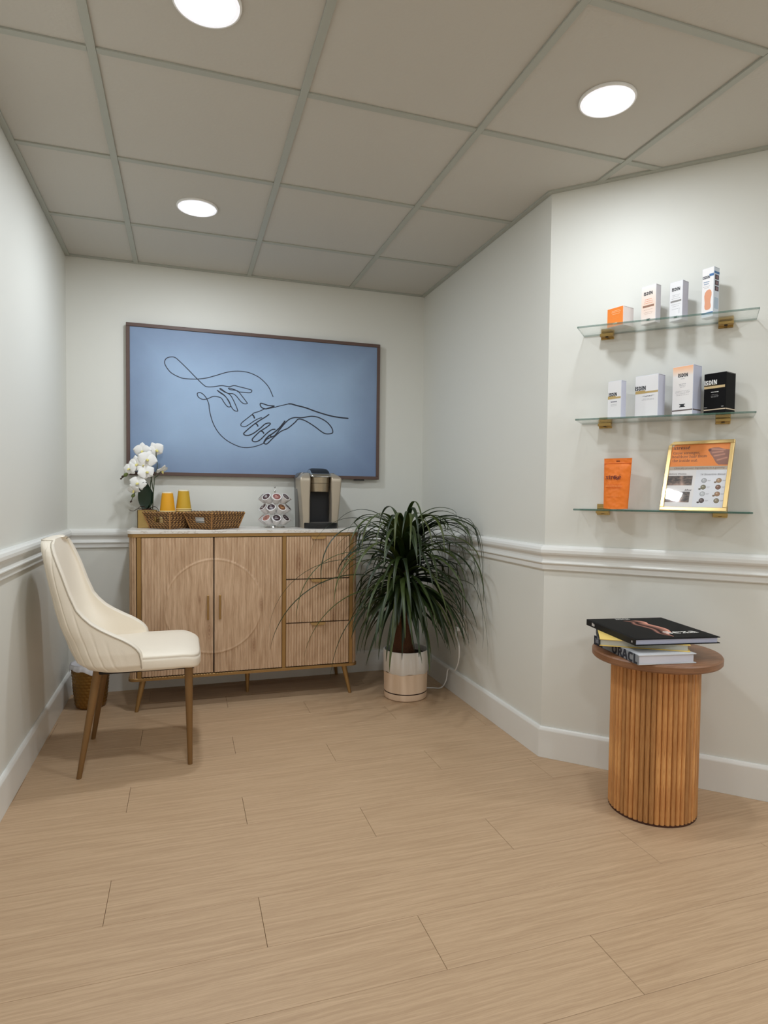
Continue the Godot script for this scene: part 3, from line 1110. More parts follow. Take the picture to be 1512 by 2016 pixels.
func make_side_table() -> void:
	var c := Vector3(1.85, 0, 1.42)
	var o := thing("side_table", "round wooden side table on a fluted drum base", "side table", c)
	var st := surf()
	lathe(st, [Vector2(0.0, 0.004), Vector2(0.141, 0.004), Vector2(0.141, 0.54), Vector2(0.0, 0.54)], 48)
	obj("drum", st, mat(rgb(70, 40, 20), 0.8), o)
	st = surf()
	lathe(st, [Vector2(0.0, 0.0), Vector2(0.148, 0.0), Vector2(0.148, 0.007), Vector2(0.0, 0.007)], 48)
	obj("base_plate", st, mat(rgb(70, 36, 22), 0.6), o)
	st = surf()
	lathe(st, [Vector2(0.0, 0.540), Vector2(0.211, 0.540), Vector2(0.2155, 0.545), Vector2(0.216, 0.562), Vector2(0.2125, 0.567), Vector2(0.205, 0.568), Vector2(0.0, 0.568)], 96)
	obj("tabletop", st, M.walnut_h, o)
	var tones := []
	for t in [1.0, 0.86, 0.93]:
		var m: StandardMaterial3D = M.walnut_v.duplicate()
		m.albedo_color = Color(t, t * 0.985, t * 0.97)
		m.uv1_offset = Vector3(t * 3.0, t * 7.0, t)
		tones.append(m)
	var N := 52
	var r := 0.0084
	var mesh: Mesh
	for k in N:
		var a := TAU * k / N
		var s := MeshInstance3D.new()
		s.name = "slat"
		if mesh == null:
			st = surf()
			var lo := []
			var hi := []
			for q in 11:
				var b := -PI / 2.0 + PI * q / 10.0
				lo.append(Vector3(cos(b) * r, 0.007, sin(b) * r)); hi.append(Vector3(cos(b) * r, 0.54, sin(b) * r))
			st.set_smooth_group(0)
			for q in 10:
				quad(st, lo[q], lo[q + 1], hi[q + 1], hi[q], Vector3(0, 0.27, 0))
			st.set_smooth_group(-1)
			for q in 10:
				tri(st, Vector3(0, 0.007, 0), lo[q], lo[q + 1], Vector3(0, 0.3, 0))
				tri(st, Vector3(0, 0.54, 0), hi[q], hi[q + 1], Vector3(0, 0.3, 0))
			quad(st, lo[0], hi[0], hi[10], lo[10], Vector3(r, 0.3, 0))
			st.generate_normals()
			mesh = st.commit()
		s.mesh = mesh
		s.material_override = tones[[0, 1, 0, 2, 1, 0, 2, 0, 1, 1, 2, 0, 0][(k * 5) % 13]]
		s.transform = Transform3D(Basis(Vector3.UP, -a), Vector3(cos(a) * 0.1405, 0, sin(a) * 0.1405))
		o.add_child(s, true)
	# books, from the bottom up
	var b3 := book("book", "bottom book of the pile, white with a grey spine in dark capitals", Vector3(1.773, 0.5685, 1.443), -0.152, 0.208, 0.292, 0.032, rgb(206, 206, 208), rgb(140, 143, 148), rgb(220, 220, 230))
	letters("spine_lettering", "ORACL", 0.03, Vector3(-0.1052, 0.016, 0.06), mat(rgb(40, 46, 58), 0.6), b3, true, 1.2, false, Basis(Vector3.UP, -PI / 2))
	var sp := surf()
	box(sp, Vector3(-0.1046, 0.016, -0.115), Vector3(0.0012, 0.0318, 0.062))
	obj("spine_panel", sp, mat(rgb(30, 34, 44), 0.65), b3)
	letters("spine_lettering", "in", 0.016, Vector3(-0.1055, 0.016, -0.125), mat(rgb(150, 152, 160), 0.6), b3, true, 1.0, false, Basis(Vector3.UP, -PI / 2))
	var b2 := book("book", "middle book of the pile, pale yellow cover with a dark spine", Vector3(1.783, 0.6008, 1.42), -0.59, 0.288, 0.205, 0.024, rgb(240, 208, 120), rgb(34, 36, 44), rgb(196, 196, 186))
	letters("spine_lettering", "STYLE", 0.012, Vector3(-0.1455, 0.012, 0.055), mat(rgb(150, 150, 156), 0.6), b2, true, 1.0, false, Basis(Vector3.UP, -PI / 2))
	var b1 := book("book", "top book of the pile, large and black with a nude back on its cover", Vector3(1.834, 0.625, 1.404), -0.15, 0.31, 0.335, 0.022, rgb(16, 16, 17), rgb(8, 8, 9), rgb(180, 184, 206))
	b1.set_meta("label", "top book of the pile, large and black with a pink figure on its cover")
	cover_print(b1)

func book(called: String, label: String, at: Vector3, turn: float, w: float, d: float, h: float, cov: Color, spine: Color, page: Color) -> Node3D:
	var o := thing(called, label, "book", at, turn, "books piled on the side table")
	var cm := mat(cov, 0.6)
	cm.metallic_specular = 0.25
	var st := surf()
	var t := 0.0028
	box(st, Vector3(0, t / 2, 0), Vector3(w, t, d), 0.0006)
	box(st, Vector3(0, h - t / 2, 0), Vector3(w, t, d), 0.0006)
	obj("cover", st, cm, o)
	st = surf()
	box(st, Vector3(-w / 2 + 0.0012, h / 2, 0), Vector3(0.004, h, d), 0.001)
	obj("spine", st, mat(spine, 0.65), o)
	st = surf()
	box(st, Vector3(-0.002, h / 2, 0), Vector3(w - 0.012, h - t * 2, d - 0.008), 0.0004)
	obj("pages", st, mat(page, 0.85), o)
	return o

func cover_print(o: Node3D) -> void:
	var W := 360
	var D := 390
	var im := Image.create(W, D, false, Image.FORMAT_RGB8)
	im.fill(rgb(17, 17, 18))
	# a soft S-shaped band of skin tones across the black
	var band := spline([Vector2(170, 58), Vector2(194, 86), Vector2(180, 130), Vector2(192, 178), Vector2(200, 232), Vector2(184, 285), Vector2(168, 318), Vector2(176, 362)], 12)
	for k in band.size():
		var t := float(k) / band.size()
		var p: Vector2 = band[k]
		var r := lerpf(32.0, 38.0, sin(PI * minf(1.0, t * 1.2))) * (1.0 if t < 0.72 else lerpf(1.0, 0.08, (t - 0.72) / 0.28))
		for y in range(int(p.y - 5), int(p.y + 6)):
			for x in range(int(p.x - r), int(p.x + r)):
				if x < 0 or y < 0 or x >= W or y >= D:
					continue
				var s := (x - p.x) / r
				var v := clampf(0.35 + 0.75 * s, 0.0, 1.0) if s > -0.15 else clampf(0.7 * (1.0 - absf(s + 0.7) * 2.5), 0.0, 1.0)
				im.set_pixel(x, y, rgb(40, 22, 20).lerp(rgb(226, 160, 138), v))
	var m := mat(Color.WHITE, 0.6)
	m.metallic_specular = 0.25
	m.albedo_texture = tex(im)
	var st := surf()
	uvmap(Vector3(1.0 / 0.302, 0, 0), Vector3(0, 0, 1.0 / 0.327), 0.5, 0.5)
	box(st, Vector3(0.001, 0.02215, 0), Vector3(0.302, 0.0004, 0.327))
	uvoff()
	obj("cover_print", st, m, o)
	var wt := mat(rgb(228, 224, 218), 0.5)
	var flat := Basis(Vector3.RIGHT, -PI / 2)
	letters("cover_title", "Sexa", 0.036, Vector3(0.062, 0.0226, 0.085), wt, o, true, 1.05, true, flat * Basis(Vector3.BACK, 0.06))
	letters("cover_lettering", "NICK", 0.014, Vector3(-0.02, 0.0226, -0.148), wt, o, false, 1.2, true, flat)
	letters("spine_lettering", "No", 0.011, Vector3(-0.1558, 0.011, -0.115), wt, o, true, 1.0, false, Basis(Vector3.UP, -PI / 2))
	letters("spine_lettering", "o", 0.008, Vector3(-0.1558, 0.011, 0.148), wt, o, true, 1.0, false, Basis(Vector3.UP, -PI / 2))

func make_shelves() -> void:
	var turn := -PI / 4.0
	var pane := mat(Color(0.86, 0.95, 0.91, 0.10), 0.04)
	pane.transparency = BaseMaterial3D.TRANSPARENCY_ALPHA
	var rim := mat(Color(0.20, 0.40, 0.35, 0.62), 0.3)
	rim.transparency = BaseMaterial3D.TRANSPARENCY_ALPHA
	var labs := ["top glass shelf with gold brackets", "middle glass shelf with gold brackets", "bottom glass shelf with gold brackets"]
	var ytop := [1.770, 1.415, 1.0655]
	for k in 3:
		var o := thing("glass_shelf", "clear " + labs[k] + " on the angled wall", "shelf", wall_at(0.447, 0.0, ytop[k]), turn, "glass shelves on the angled wall")
		var st := surf()
		st.set_smooth_group(-1)
		var x := 0.305
		var t := 0.007
		var z0 := 0.003
		var z1 := 0.152
		var e := 0.0012
		var c := Vector3(0, -t / 2, 0.08)
		quad(st, Vector3(-x + e, 0, z0 + e), Vector3(x - e, 0, z0 + e), Vector3(x - e, 0, z1 - e), Vector3(-x + e, 0, z1 - e), c)
		quad(st, Vector3(-x + e, -t, z0 + e), Vector3(x - e, -t, z0 + e), Vector3(x - e, -t, z1 - e), Vector3(-x + e, -t, z1 - e), c)
		obj("glass_pane", st, pane, o)
		st = surf()
		st.set_smooth_group(-1)
		var q := [Vector2(-x, z0), Vector2(x, z0), Vector2(x, z1), Vector2(-x, z1)]
		var qi := [Vector2(-x + e, z0 + e), Vector2(x - e, z0 + e), Vector2(x - e, z1 - e), Vector2(-x + e, z1 - e)]
		for i in 4:
			var j := (i + 1) % 4
			var a: Vector2 = q[i]
			var b: Vector2 = q[j]
			var ai: Vector2 = qi[i]
			var bi: Vector2 = qi[j]
			quad(st, Vector3(a.x, -e, a.y), Vector3(b.x, -e, b.y), Vector3(b.x, -t + e, b.y), Vector3(a.x, -t + e, a.y), c)
			quad(st, Vector3(a.x, -e, a.y), Vector3(b.x, -e, b.y), Vector3(bi.x, 0, bi.y), Vector3(ai.x, 0, ai.y), c)
			quad(st, Vector3(a.x, -t + e, a.y), Vector3(b.x, -t + e, b.y), Vector3(bi.x, -t, bi.y), Vector3(ai.x, -t, ai.y), c)
		obj("glass_edge", st, rim, o)
		for s in [-1.0, 1.0]:
			st = surf()
			var bx: float = s * 0.209 - 0.003
			box(st, Vector3(bx, -0.004, 0.0035), Vector3(0.05, 0.044, 0.006), 0.0012)
			box(st, Vector3(bx, 0.0035, 0.019), Vector3(0.042, 0.006, 0.026), 0.001)
			box(st, Vector3(bx, -0.014, 0.022), Vector3(0.05, 0.0115, 0.032), 0.0012)
			var br := obj("bracket", st, M.brass, o)
			st = surf()
			lathe(st, [Vector2(0.0, -0.0215), Vector2(0.006, -0.0215), Vector2(0.006, -0.0195)], 16, Transform3D(Basis.IDENTITY, Vector3(bx, 0, 0.024)))
			obj("bracket_screw", st, M.dark, br)

# a carton: returns the thing, its front face at local z = +dep/2, standing with its front right lower corner at (s, d)
func carton(label: String, s: float, d: float, y: float, deg: float, w: float, h: float, dep: float, m: Material, side: Material) -> Node3D:
	var th := deg_to_rad(deg)
	var n := Vector2(-K, K) * cos(th) - Vector2(K, K) * sin(th)
	var rt := Vector2(K, K) * cos(th) + Vector2(-K, K) * sin(th)
	var cnr := wall_at(s, d, y)
	var at := Vector3(cnr.x - rt.x * w / 2 - n.x * dep / 2, y, cnr.z - rt.y * w / 2 - n.y * dep / 2)
	var o := thing("carton", label, "box", at, atan2(n.x, n.y), "skin care cartons on the glass shelves")
	var st := surf()
	box(st, Vector3(0, h / 2 + 0.0003, 0), Vector3(w, h, dep), 0.0009)
	obj("carton_body", st, side, o)
	st = surf()
	box(st, Vector3(0, h / 2 + 0.0003, dep / 2), Vector3(w - 0.002, h - 0.002, 0.0006))
	obj("front_panel", st, m, o)
	# the flap line of the lid
	st = surf()
	box(st, Vector3(w / 2, h - 0.0022, 0), Vector3(0.0006, 0.0008, dep * 0.86))
	box(st, Vector3(0, h + 0.0004, dep * 0.36), Vector3(w * 0.9, 0.0004, 0.0008))
	obj("flap_seam", st, mat(rgb(150, 148, 146), 0.7), o)
	return o

# flat print made of bars on the front: [x, y, width, height] as shares of the face, measured from its middle and its foot
func bars(o: Node3D, w: float, h: float, dep: float, list: Array, c: Color, called := "print", lift := 0.0) -> void:
	var st := surf()
	for b in list:
		box(st, Vector3(b[0] * w, b[1] * h, dep / 2 + 0.0005 + lift), Vector3(b[2] * w, b[3] * h, 0.0003))
	obj(called, st, mat(c, 0.6), o)

# rows of print too small to read: short dashes of uneven length
func fine_print(w: float, cx: float, rows: Array, th: float, sd: int) -> Array:
	var r := RandomNumberGenerator.new()
	r.seed = sd
	var out := []
	for row in rows:
		var x: float = cx - row[1] / 2.0
		while x < cx + row[1] / 2.0 - 0.02:
			var l := minf(r.randf_range(0.05, 0.13), cx + row[1] / 2.0 - x)
			out.append([x + l / 2.0, row[0], l, th * 0.62])
			x += l + 0.02
	return out

func grad(c0: Color, c1: Color, c2: Color, mid: float) -> StandardMaterial3D:
	var im := Image.create(4, 64, false, Image.FORMAT_RGB8)
	for y in 64:
		var t := y / 63.0
		var c := c0.lerp(c1, t / mid) if t < mid else c1.lerp(c2, (t - mid) / (1.0 - mid))
		for x in 4:
			im.set_pixel(x, y, c)
	var m := mat(Color.WHITE, 0.5)
	m.albedo_texture = tex(im)
	return m

func make_products() -> void:
	var white := mat(rgb(232, 230, 230), 0.45)
	var ink := mat(rgb(36, 38, 44), 0.5)
	var tan_ := rgb(190, 162, 104)
	var grey := rgb(166, 164, 168)
	var y1 := 1.7703
	var y2 := 1.4153
	var brand := "lSDlN"
	# ---- top shelf
	var o := carton("small orange and white carton at the left end of the top shelf", 0.305, 0.112, y1, 30, 0.073, 0.072, 0.063, mat(rgb(243, 132, 32), 0.45), mat(rgb(236, 226, 222), 0.45))
	bars(o, 0.073, 0.072, 0.063, fine_print(0.073, 0.05, [[0.83, 0.5], [0.76, 0.56], [0.66, 0.44]], 0.035, 2), rgb(252, 206, 160))
	bars(o, 0.073, 0.072, 0.063, [[0.0, 0.16, 0.26, 0.1]], rgb(250, 220, 180), "emblem")
	bars(o, 0.073, 0.072, 0.063, fine_print(0.073, 0.05, [[0.5, 0.4], [0.43, 0.36]], 0.02, 3), rgb(246, 160, 80))
	# salmon
	o = carton("slim white and salmon carton second from left on the top shelf", 0.418, 0.1, y1, 28, 0.061, 0.142, 0.032, white, mat(rgb(206, 202, 206), 0.5))
	face_gradient(o, 0.061, 0.142, 0.032, rgb(238, 234, 230), rgb(240, 214, 196), rgb(238, 228, 222))
	letters("brand_lettering", brand, 0.0115, Vector3(-0.002, 0.1125, 0.0168), ink, o, true, 0.88)
	bars(o, 0.061, 0.142, 0.032, [[0.0, 0.46, 0.76, 0.055]], rgb(150, 112, 92), "brown_bar", 0.0002)
	bars(o, 0.061, 0.142, 0.032, fine_print(0.061, 0.0, [[0.64, 0.5], [0.59, 0.56], [0.54, 0.6]], 0.02, 5), rgb(226, 140, 100), "print", 0.0002)
	bars(o, 0.061, 0.142, 0.032, fine_print(0.061, 0.0, [[0.37, 0.6], [0.30, 0.62], [0.26, 0.5]], 0.012, 6), rgb(190, 160, 146), "print", 0.0002)
	emblem(o, Vector3(0.0, 0.014, 0.0168), 0.016, ink)
	# white
	o = carton("slim white and grey carton third from left on the top shelf", 0.508, 0.096, y1, 28, 0.051, 0.144, 0.039, white, mat(rgb(198, 196, 208), 0.5))
	letters("brand_lettering", brand, 0.011, Vector3(-0.001, 0.1155, 0.0202), ink, o, true, 0.82)
	bars(o, 0.051, 0.144, 0.039, [[0.0, 0.5, 0.82, 0.045]], rgb(142, 138, 134), "grey_bar")
	bars(o, 0.051, 0.144, 0.039, fine_print(0.051, 0.0, [[0.66, 0.56], [0.62, 0.5], [0.57, 0.66], [0.42, 0.7], [0.37, 0.5], [0.30, 0.62]], 0.012, 8), grey)
	bars(o, 0.051, 0.144, 0.039, [[0.22, 0.22, 0.03, 0.1], [0.30, 0.24, 0.02, 0.12]], rgb(206, 204, 206))
	emblem(o, Vector3(0.0, 0.013, 0.0202), 0.015, ink)
	# blue foot carton
	o = carton("tallest carton on the top shelf, white and blue with a foot sole", 0.609, 0.092, y1, 30, 0.044, 0.179, 0.036, mat(rgb(240, 236, 234), 0.45), mat(rgb(212, 218, 228), 0.45))
	letters("brand_lettering", brand, 0.0095, Vector3(-0.0065, 0.1455, 0.0187), mat(rgb(70, 72, 80), 0.5), o, true, 0.78)
	bars(o, 0.044, 0.179, 0.036, [[0.3, 0.845, 0.38, 0.05], [0.0, 0.09, 0.96, 0.03]], rgb(66, 112, 164), "blue_band")
	bars(o, 0.044, 0.179, 0.036, [[0.0, 0.045, 0.96, 0.05]], rgb(206, 226, 240), "pale_blue_band")
	bars(o, 0.044, 0.179, 0.036, fine_print(0.044, -0.12, [[0.72, 0.5], [0.68, 0.44]], 0.022, 9), rgb(92, 126, 160))
	bars(o, 0.044, 0.179, 0.036, fine_print(0.044, -0.1, [[0.63, 0.6], [0.6, 0.4]], 0.01, 10), grey)
	var st := surf()
	var ring := []
	var sole := mat(rgb(226, 158, 122), 0.6)
	var outl := [Vector2(0.0, 0.0), Vector2(0.006, 0.0015), Vector2(0.0095, 0.007), Vector2(0.0098, 0.014), Vector2(0.0082, 0.024), Vector2(0.0088, 0.036), Vector2(0.011, 0.048), Vector2(0.0112, 0.058), Vector2(0.009, 0.066), Vector2(0.004, 0.070), Vector2(-0.003, 0.068), Vector2(-0.0085, 0.061), Vector2(-0.0105, 0.05), Vector2(-0.0098, 0.038), Vector2(-0.0086, 0.026), Vector2(-0.0094, 0.014), Vector2(-0.0085, 0.006), Vector2(-0.005, 0.001)]
	st.set_smooth_group(-1)
	for k in outl.size():
		var a: Vector2 = outl[k]
		var b: Vector2 = outl[(k + 1) % outl.size()]
		tri(st, Vector3(0.001, 0.065, 0.0189), Vector3(a.x * 1.25 + 0.001, a.y * 1.05 + 0.027, 0.0186), Vector3(b.x * 1.25 + 0.001, b.y * 1.05 + 0.027, 0.0186), Vector3(0, 0.06, 0))
	obj("foot_print", st, sole, o)
	for k in 3:
		st = surf()
		box(st, Vector3(0.0223, 0.143 - k * 0.0205, -0.001), Vector3(0.0006, 0.0165, 0.023))
		obj("side_photo", st, mat(rgb(64, 42, 52), 0.6), o)
		st = surf()
		lathe(st, [Vector2(0.0, 0.0004), Vector2(0.006, 0.0003)], 14, Transform3D(Basis(Vector3.BACK, -PI / 2), Vector3(0.0224, 0.143 - k * 0.0205, -0.001)))
		obj("side_photo_detail", st, mat(rgb(136, 106, 112), 0.6), o)
	st = surf()
	box(st, Vector3(0.0222, 0.1595, 0), Vector3(0.0004, 0.008, 0.034))
	obj("blue_band", st, mat(rgb(66, 112, 164), 0.5), o)
	st = surf()
	box(st, Vector3(0.0222, 0.05, -0.001), Vector3(0.0004, 0.04, 0.024))
	obj("side_label", st, mat(rgb(176, 192, 208), 0.5), o)
	# ---- middle shelf
	var lav := mat(rgb(204, 206, 222), 0.45)
	o = carton("small white carton with gold stripe at the left end of the middle shelf", 0.305, 0.11, y2, 28, 0.060, 0.145, 0.031, white, lav)
	letters("brand_lettering", brand, 0.0125, Vector3(-0.0075, 0.0935, 0.0162), ink, o, true, 0.8)
	bars(o, 0.06, 0.145, 0.031, [[-0.02, 0.555, 0.94, 0.05], [-0.2, 0.595, 0.58, 0.03]], tan_, "gold_stripe")
	bars(o, 0.06, 0.145, 0.031, fine_print(0.06, -0.03, [[0.46, 0.5], [0.445, 0.44]], 0.02, 11), rgb(110, 110, 124))
	bars(o, 0.06, 0.145, 0.031, fine_print(0.06, -0.03, [[0.38, 0.46], [0.345, 0.42]], 0.012, 12), grey)
	o = carton("wide white carton with gold stripe second from left on the middle shelf", 0.435, 0.11, y2, 26, 0.094, 0.160, 0.047, white, lav)
	letters("brand_lettering", brand, 0.0145, Vector3(-0.0255, 0.1125, 0.0242), ink, o, true, 0.84)
	bars(o, 0.094, 0.16, 0.047, [[0.0, 0.60, 0.98, 0.045], [-0.27, 0.635, 0.42, 0.03]], tan_, "gold_stripe")
	bars(o, 0.094, 0.16, 0.047, fine_print(0.094, 0.08, [[0.515, 0.5], [0.50, 0.3]], 0.014, 14), rgb(120, 118, 124))
	bars(o, 0.094, 0.16, 0.047, fine_print(0.094, 0.08, [[0.445, 0.46], [0.42, 0.56]], 0.01, 15), grey)
	o = carton("tall white carton with peach top on the middle shelf", 0.552, 0.112, y2, 28, 0.080, 0.184, 0.057, white, mat(rgb(198, 202, 222), 0.45))
	face_gradient(o, 0.08, 0.184, 0.057, rgb(248, 186, 140), rgb(238, 232, 228), rgb(235, 233, 233), 0.2)
	letters("brand_lettering", brand, 0.0125, Vector3(0.0, 0.1495, 0.0294), ink, o, true, 0.84)
	bars(o, 0.08, 0.184, 0.057, fine_print(0.08, 0.0, [[0.745, 0.2], [0.64, 0.36], [0.61, 0.32], [0.58, 0.24]], 0.014, 16), grey, "print", 0.0002)
	bars(o, 0.08, 0.184, 0.057, fine_print(0.08, 0.0, [[0.50, 0.66], [0.475, 0.7], [0.45, 0.62], [0.42, 0.6]], 0.01, 17), rgb(176, 170, 172), "print", 0.0002)
	emblem(o, Vector3(0.0, 0.0385, 0.0294), 0.022, ink)
	bars(o, 0.08, 0.184, 0.057, [[0.0, 0.115, 0.98, 0.026]], rgb(104, 92, 90), "grey_band", 0.0002)
	st = surf()
	box(st, Vector3(0.0402, 0.115 * 0.184, 0), Vector3(0.0005, 0.0048, 0.055))
	obj("grey_band", st, mat(rgb(104, 92, 90), 0.5), o)
	var bl := mat(rgb(13, 12, 13), 0.6)
	bl.metallic_specular = 0.25
	o = carton("black carton with gold stripe at the right end of the middle shelf", 0.658, 0.112, y2, 28, 0.080, 0.150, 0.067, bl, bl)
	letters("brand_lettering", brand, 0.0155, Vector3(-0.0160, 0.1165, 0.0342), mat(rgb(232, 230, 226), 0.5), o, true, 0.82)
	bars(o, 0.08, 0.15, 0.067, [[-0.02, 0.665, 0.94, 0.06]], rgb(206, 180, 132), "gold_stripe")
	bars(o, 0.08, 0.15, 0.067, fine_print(0.08, -0.22, [[0.72, 0.5]], 0.02, 18), rgb(150, 130, 92))
	bars(o, 0.08, 0.15, 0.067, fine_print(0.08, 0.0, [[0.545, 0.34]], 0.03, 19), rgb(200, 198, 194))
	bars(o, 0.08, 0.15, 0.067, fine_print(0.08, 0.0, [[0.48, 0.28], [0.45, 0.34], [0.425, 0.32]], 0.012, 20), rgb(150, 148, 146))
	bars(o, 0.08, 0.15, 0.067, [[-0.4, 0.185, 0.14, 0.016], [0.36, 0.185, 0.1, 0.02]], rgb(150, 148, 146))
	bars(o, 0.08, 0.15, 0.067, [[0.0, 0.125, 0.98, 0.026]], rgb(206, 186, 160), "pale_band")
	st = surf()
	box(st, Vector3(0.0402, 0.125 * 0.15, 0), Vector3(0.0005, 0.0039, 0.065))
	obj("pale_band", st, mat(rgb(206, 186, 160), 0.5), o)
	make_pouch()
	make_photo_frame()

func face_gradient(o: Node3D, w: float, h: float, dep: float, a: Color, b: Color, c: Color, mid := 0.5) -> void:
	var st := surf()
	uvmap(Vector3(1.0 / w, 0, 0), Vector3(0, -1.0 / h, 0), 0.5, 1.0)
	box(st, Vector3(0, h / 2, dep / 2 + 0.0003), Vector3(w - 0.003, h - 0.003, 0.0006))
	uvoff()
	obj("tinted_panel", st, grad(a, b, c, mid), o)

# the small hourglass mark
func emblem(o: Node3D, at: Vector3, w: float, m: Material) -> void:
	var st := surf()
	box(st, at, Vector3(w * 0.62, w * 0.44, 0.0003))
	box(st, at + Vector3(0, w * 0.19, 0), Vector3(w, w * 0.12, 0.0003))
	box(st, at - Vector3(0, w * 0.19, 0), Vector3(w, w * 0.12, 0.0003))
	obj("emblem", st, m, o)

func make_pouch() -> void:
	var th := deg_to_rad(17.0)
	var n := Vector2(-K, K) * cos(th) - Vector2(K, K) * sin(th)
	var at := wall_at(0.291, 0.086, 1.0658)
	var o := thing("pouch", "orange stand-up pouch on the bottom glass shelf", "pouch", at, atan2(n.x, n.y))
	var m := mat(rgb(238, 122, 24), 0.5)
	relief(m, 0.02, 6.0, 0.25, 11)
	var st := surf()
	var rings := []
	var nn := FastNoiseLite.new()
	nn.seed = 3; nn.frequency = 12.0
	for j in 29:
		var t := j / 28.0
		var y := t * 0.198
		var w := lerpf(0.047, 0.056, t)
		var dep := 0.024 * pow(1.0 - t, 0.55) + 0.0018
		if t > 0.88:
			dep = 0.0018
		var lean := -0.012 * t
		var ring := []
		for k in 40:
			var a := TAU * k / 40
			var cs := signf(cos(a)) * pow(absf(cos(a)), 0.8)
			var sn := sin(a)
			var wob := 0.0018 * nn.get_noise_2d(cs * 0.06, t * 0.25) * (1.0 - t)
			ring.append(Vector3(cs * w, y + (0.004 * (1.0 - absf(cs)) * -0.5 + 0.002 if j == 0 else 0.0), sn * dep + lean + wob * signf(sn)))
		rings.append(ring)
	loft(st, rings)
	obj("pouch_body", st, m, o)
	st = surf()
	box(st, Vector3(0, 0.178, -0.0095), Vector3(0.108, 0.0012, 0.0044), 0.0004)
	box(st, Vector3(0, 0.1735, -0.0092), Vector3(0.106, 0.0012, 0.005), 0.0004)
	obj("seal_ridge", st, mat(rgb(220, 104, 20), 0.5), o)
	st = surf()
	box(st, Vector3(0.002, 0.187, -0.0088), Vector3(0.014, 0.003, 0.0012))
	obj("hang_slot", st, mat(rgb(120, 50, 18), 0.6), o)
	var ink := mat(rgb(96, 22, 26), 0.5)
	var tilt := Basis(Vector3.RIGHT, -0.12)
	letters("brand_lettering", "xtre", 0.0165, Vector3(-0.0180, 0.124, 0.0112), ink, o, true, 0.84, true, tilt)
	letters("brand_lettering", "s", 0.0165, Vector3(0.0012, 0.1268, 0.0112), ink, o, true, 0.9, true, tilt)
	letters("brand_lettering", "s", 0.0165, Vector3(0.0088, 0.1214, 0.0117), ink, o, true, 0.9, true, tilt)
	letters("brand_lettering", "e", 0.0165, Vector3(0.0178, 0.124, 0.0113), ink, o, true, 0.9, true, tilt)
	st = surf()
	box(st, Vector3(0.0190, 0.1320, 0.0108), Vector3(0.0042, 0.0014, 0.0006), 0.0, Basis(Vector3.BACK, 0.6))
	obj("accent_mark", st, ink, o)
	for r in [[0.094, 0.062, 0.0145, rgb(206, 92, 20)], [0.089, 0.068, 0.0152, rgb(250, 176, 110)], [0.083, 0.06, 0.0158, rgb(206, 92, 20)], [0.05, 0.06, 0.0195, rgb(250, 160, 80)]]:
		st = surf()
		for b in fine_print(0.1, 0.0, [[0.0, r[1] / 0.1]], 0.016, int(r[0] * 1000)):
			box(st, Vector3(b[0] * 0.1 - 0.003, r[0], r[2] + 0.0015), Vector3(b[2] * 0.1, 0.0014, 0.0006), 0.0, tilt)
		obj("print", st, mat(r[3], 0.6), o)

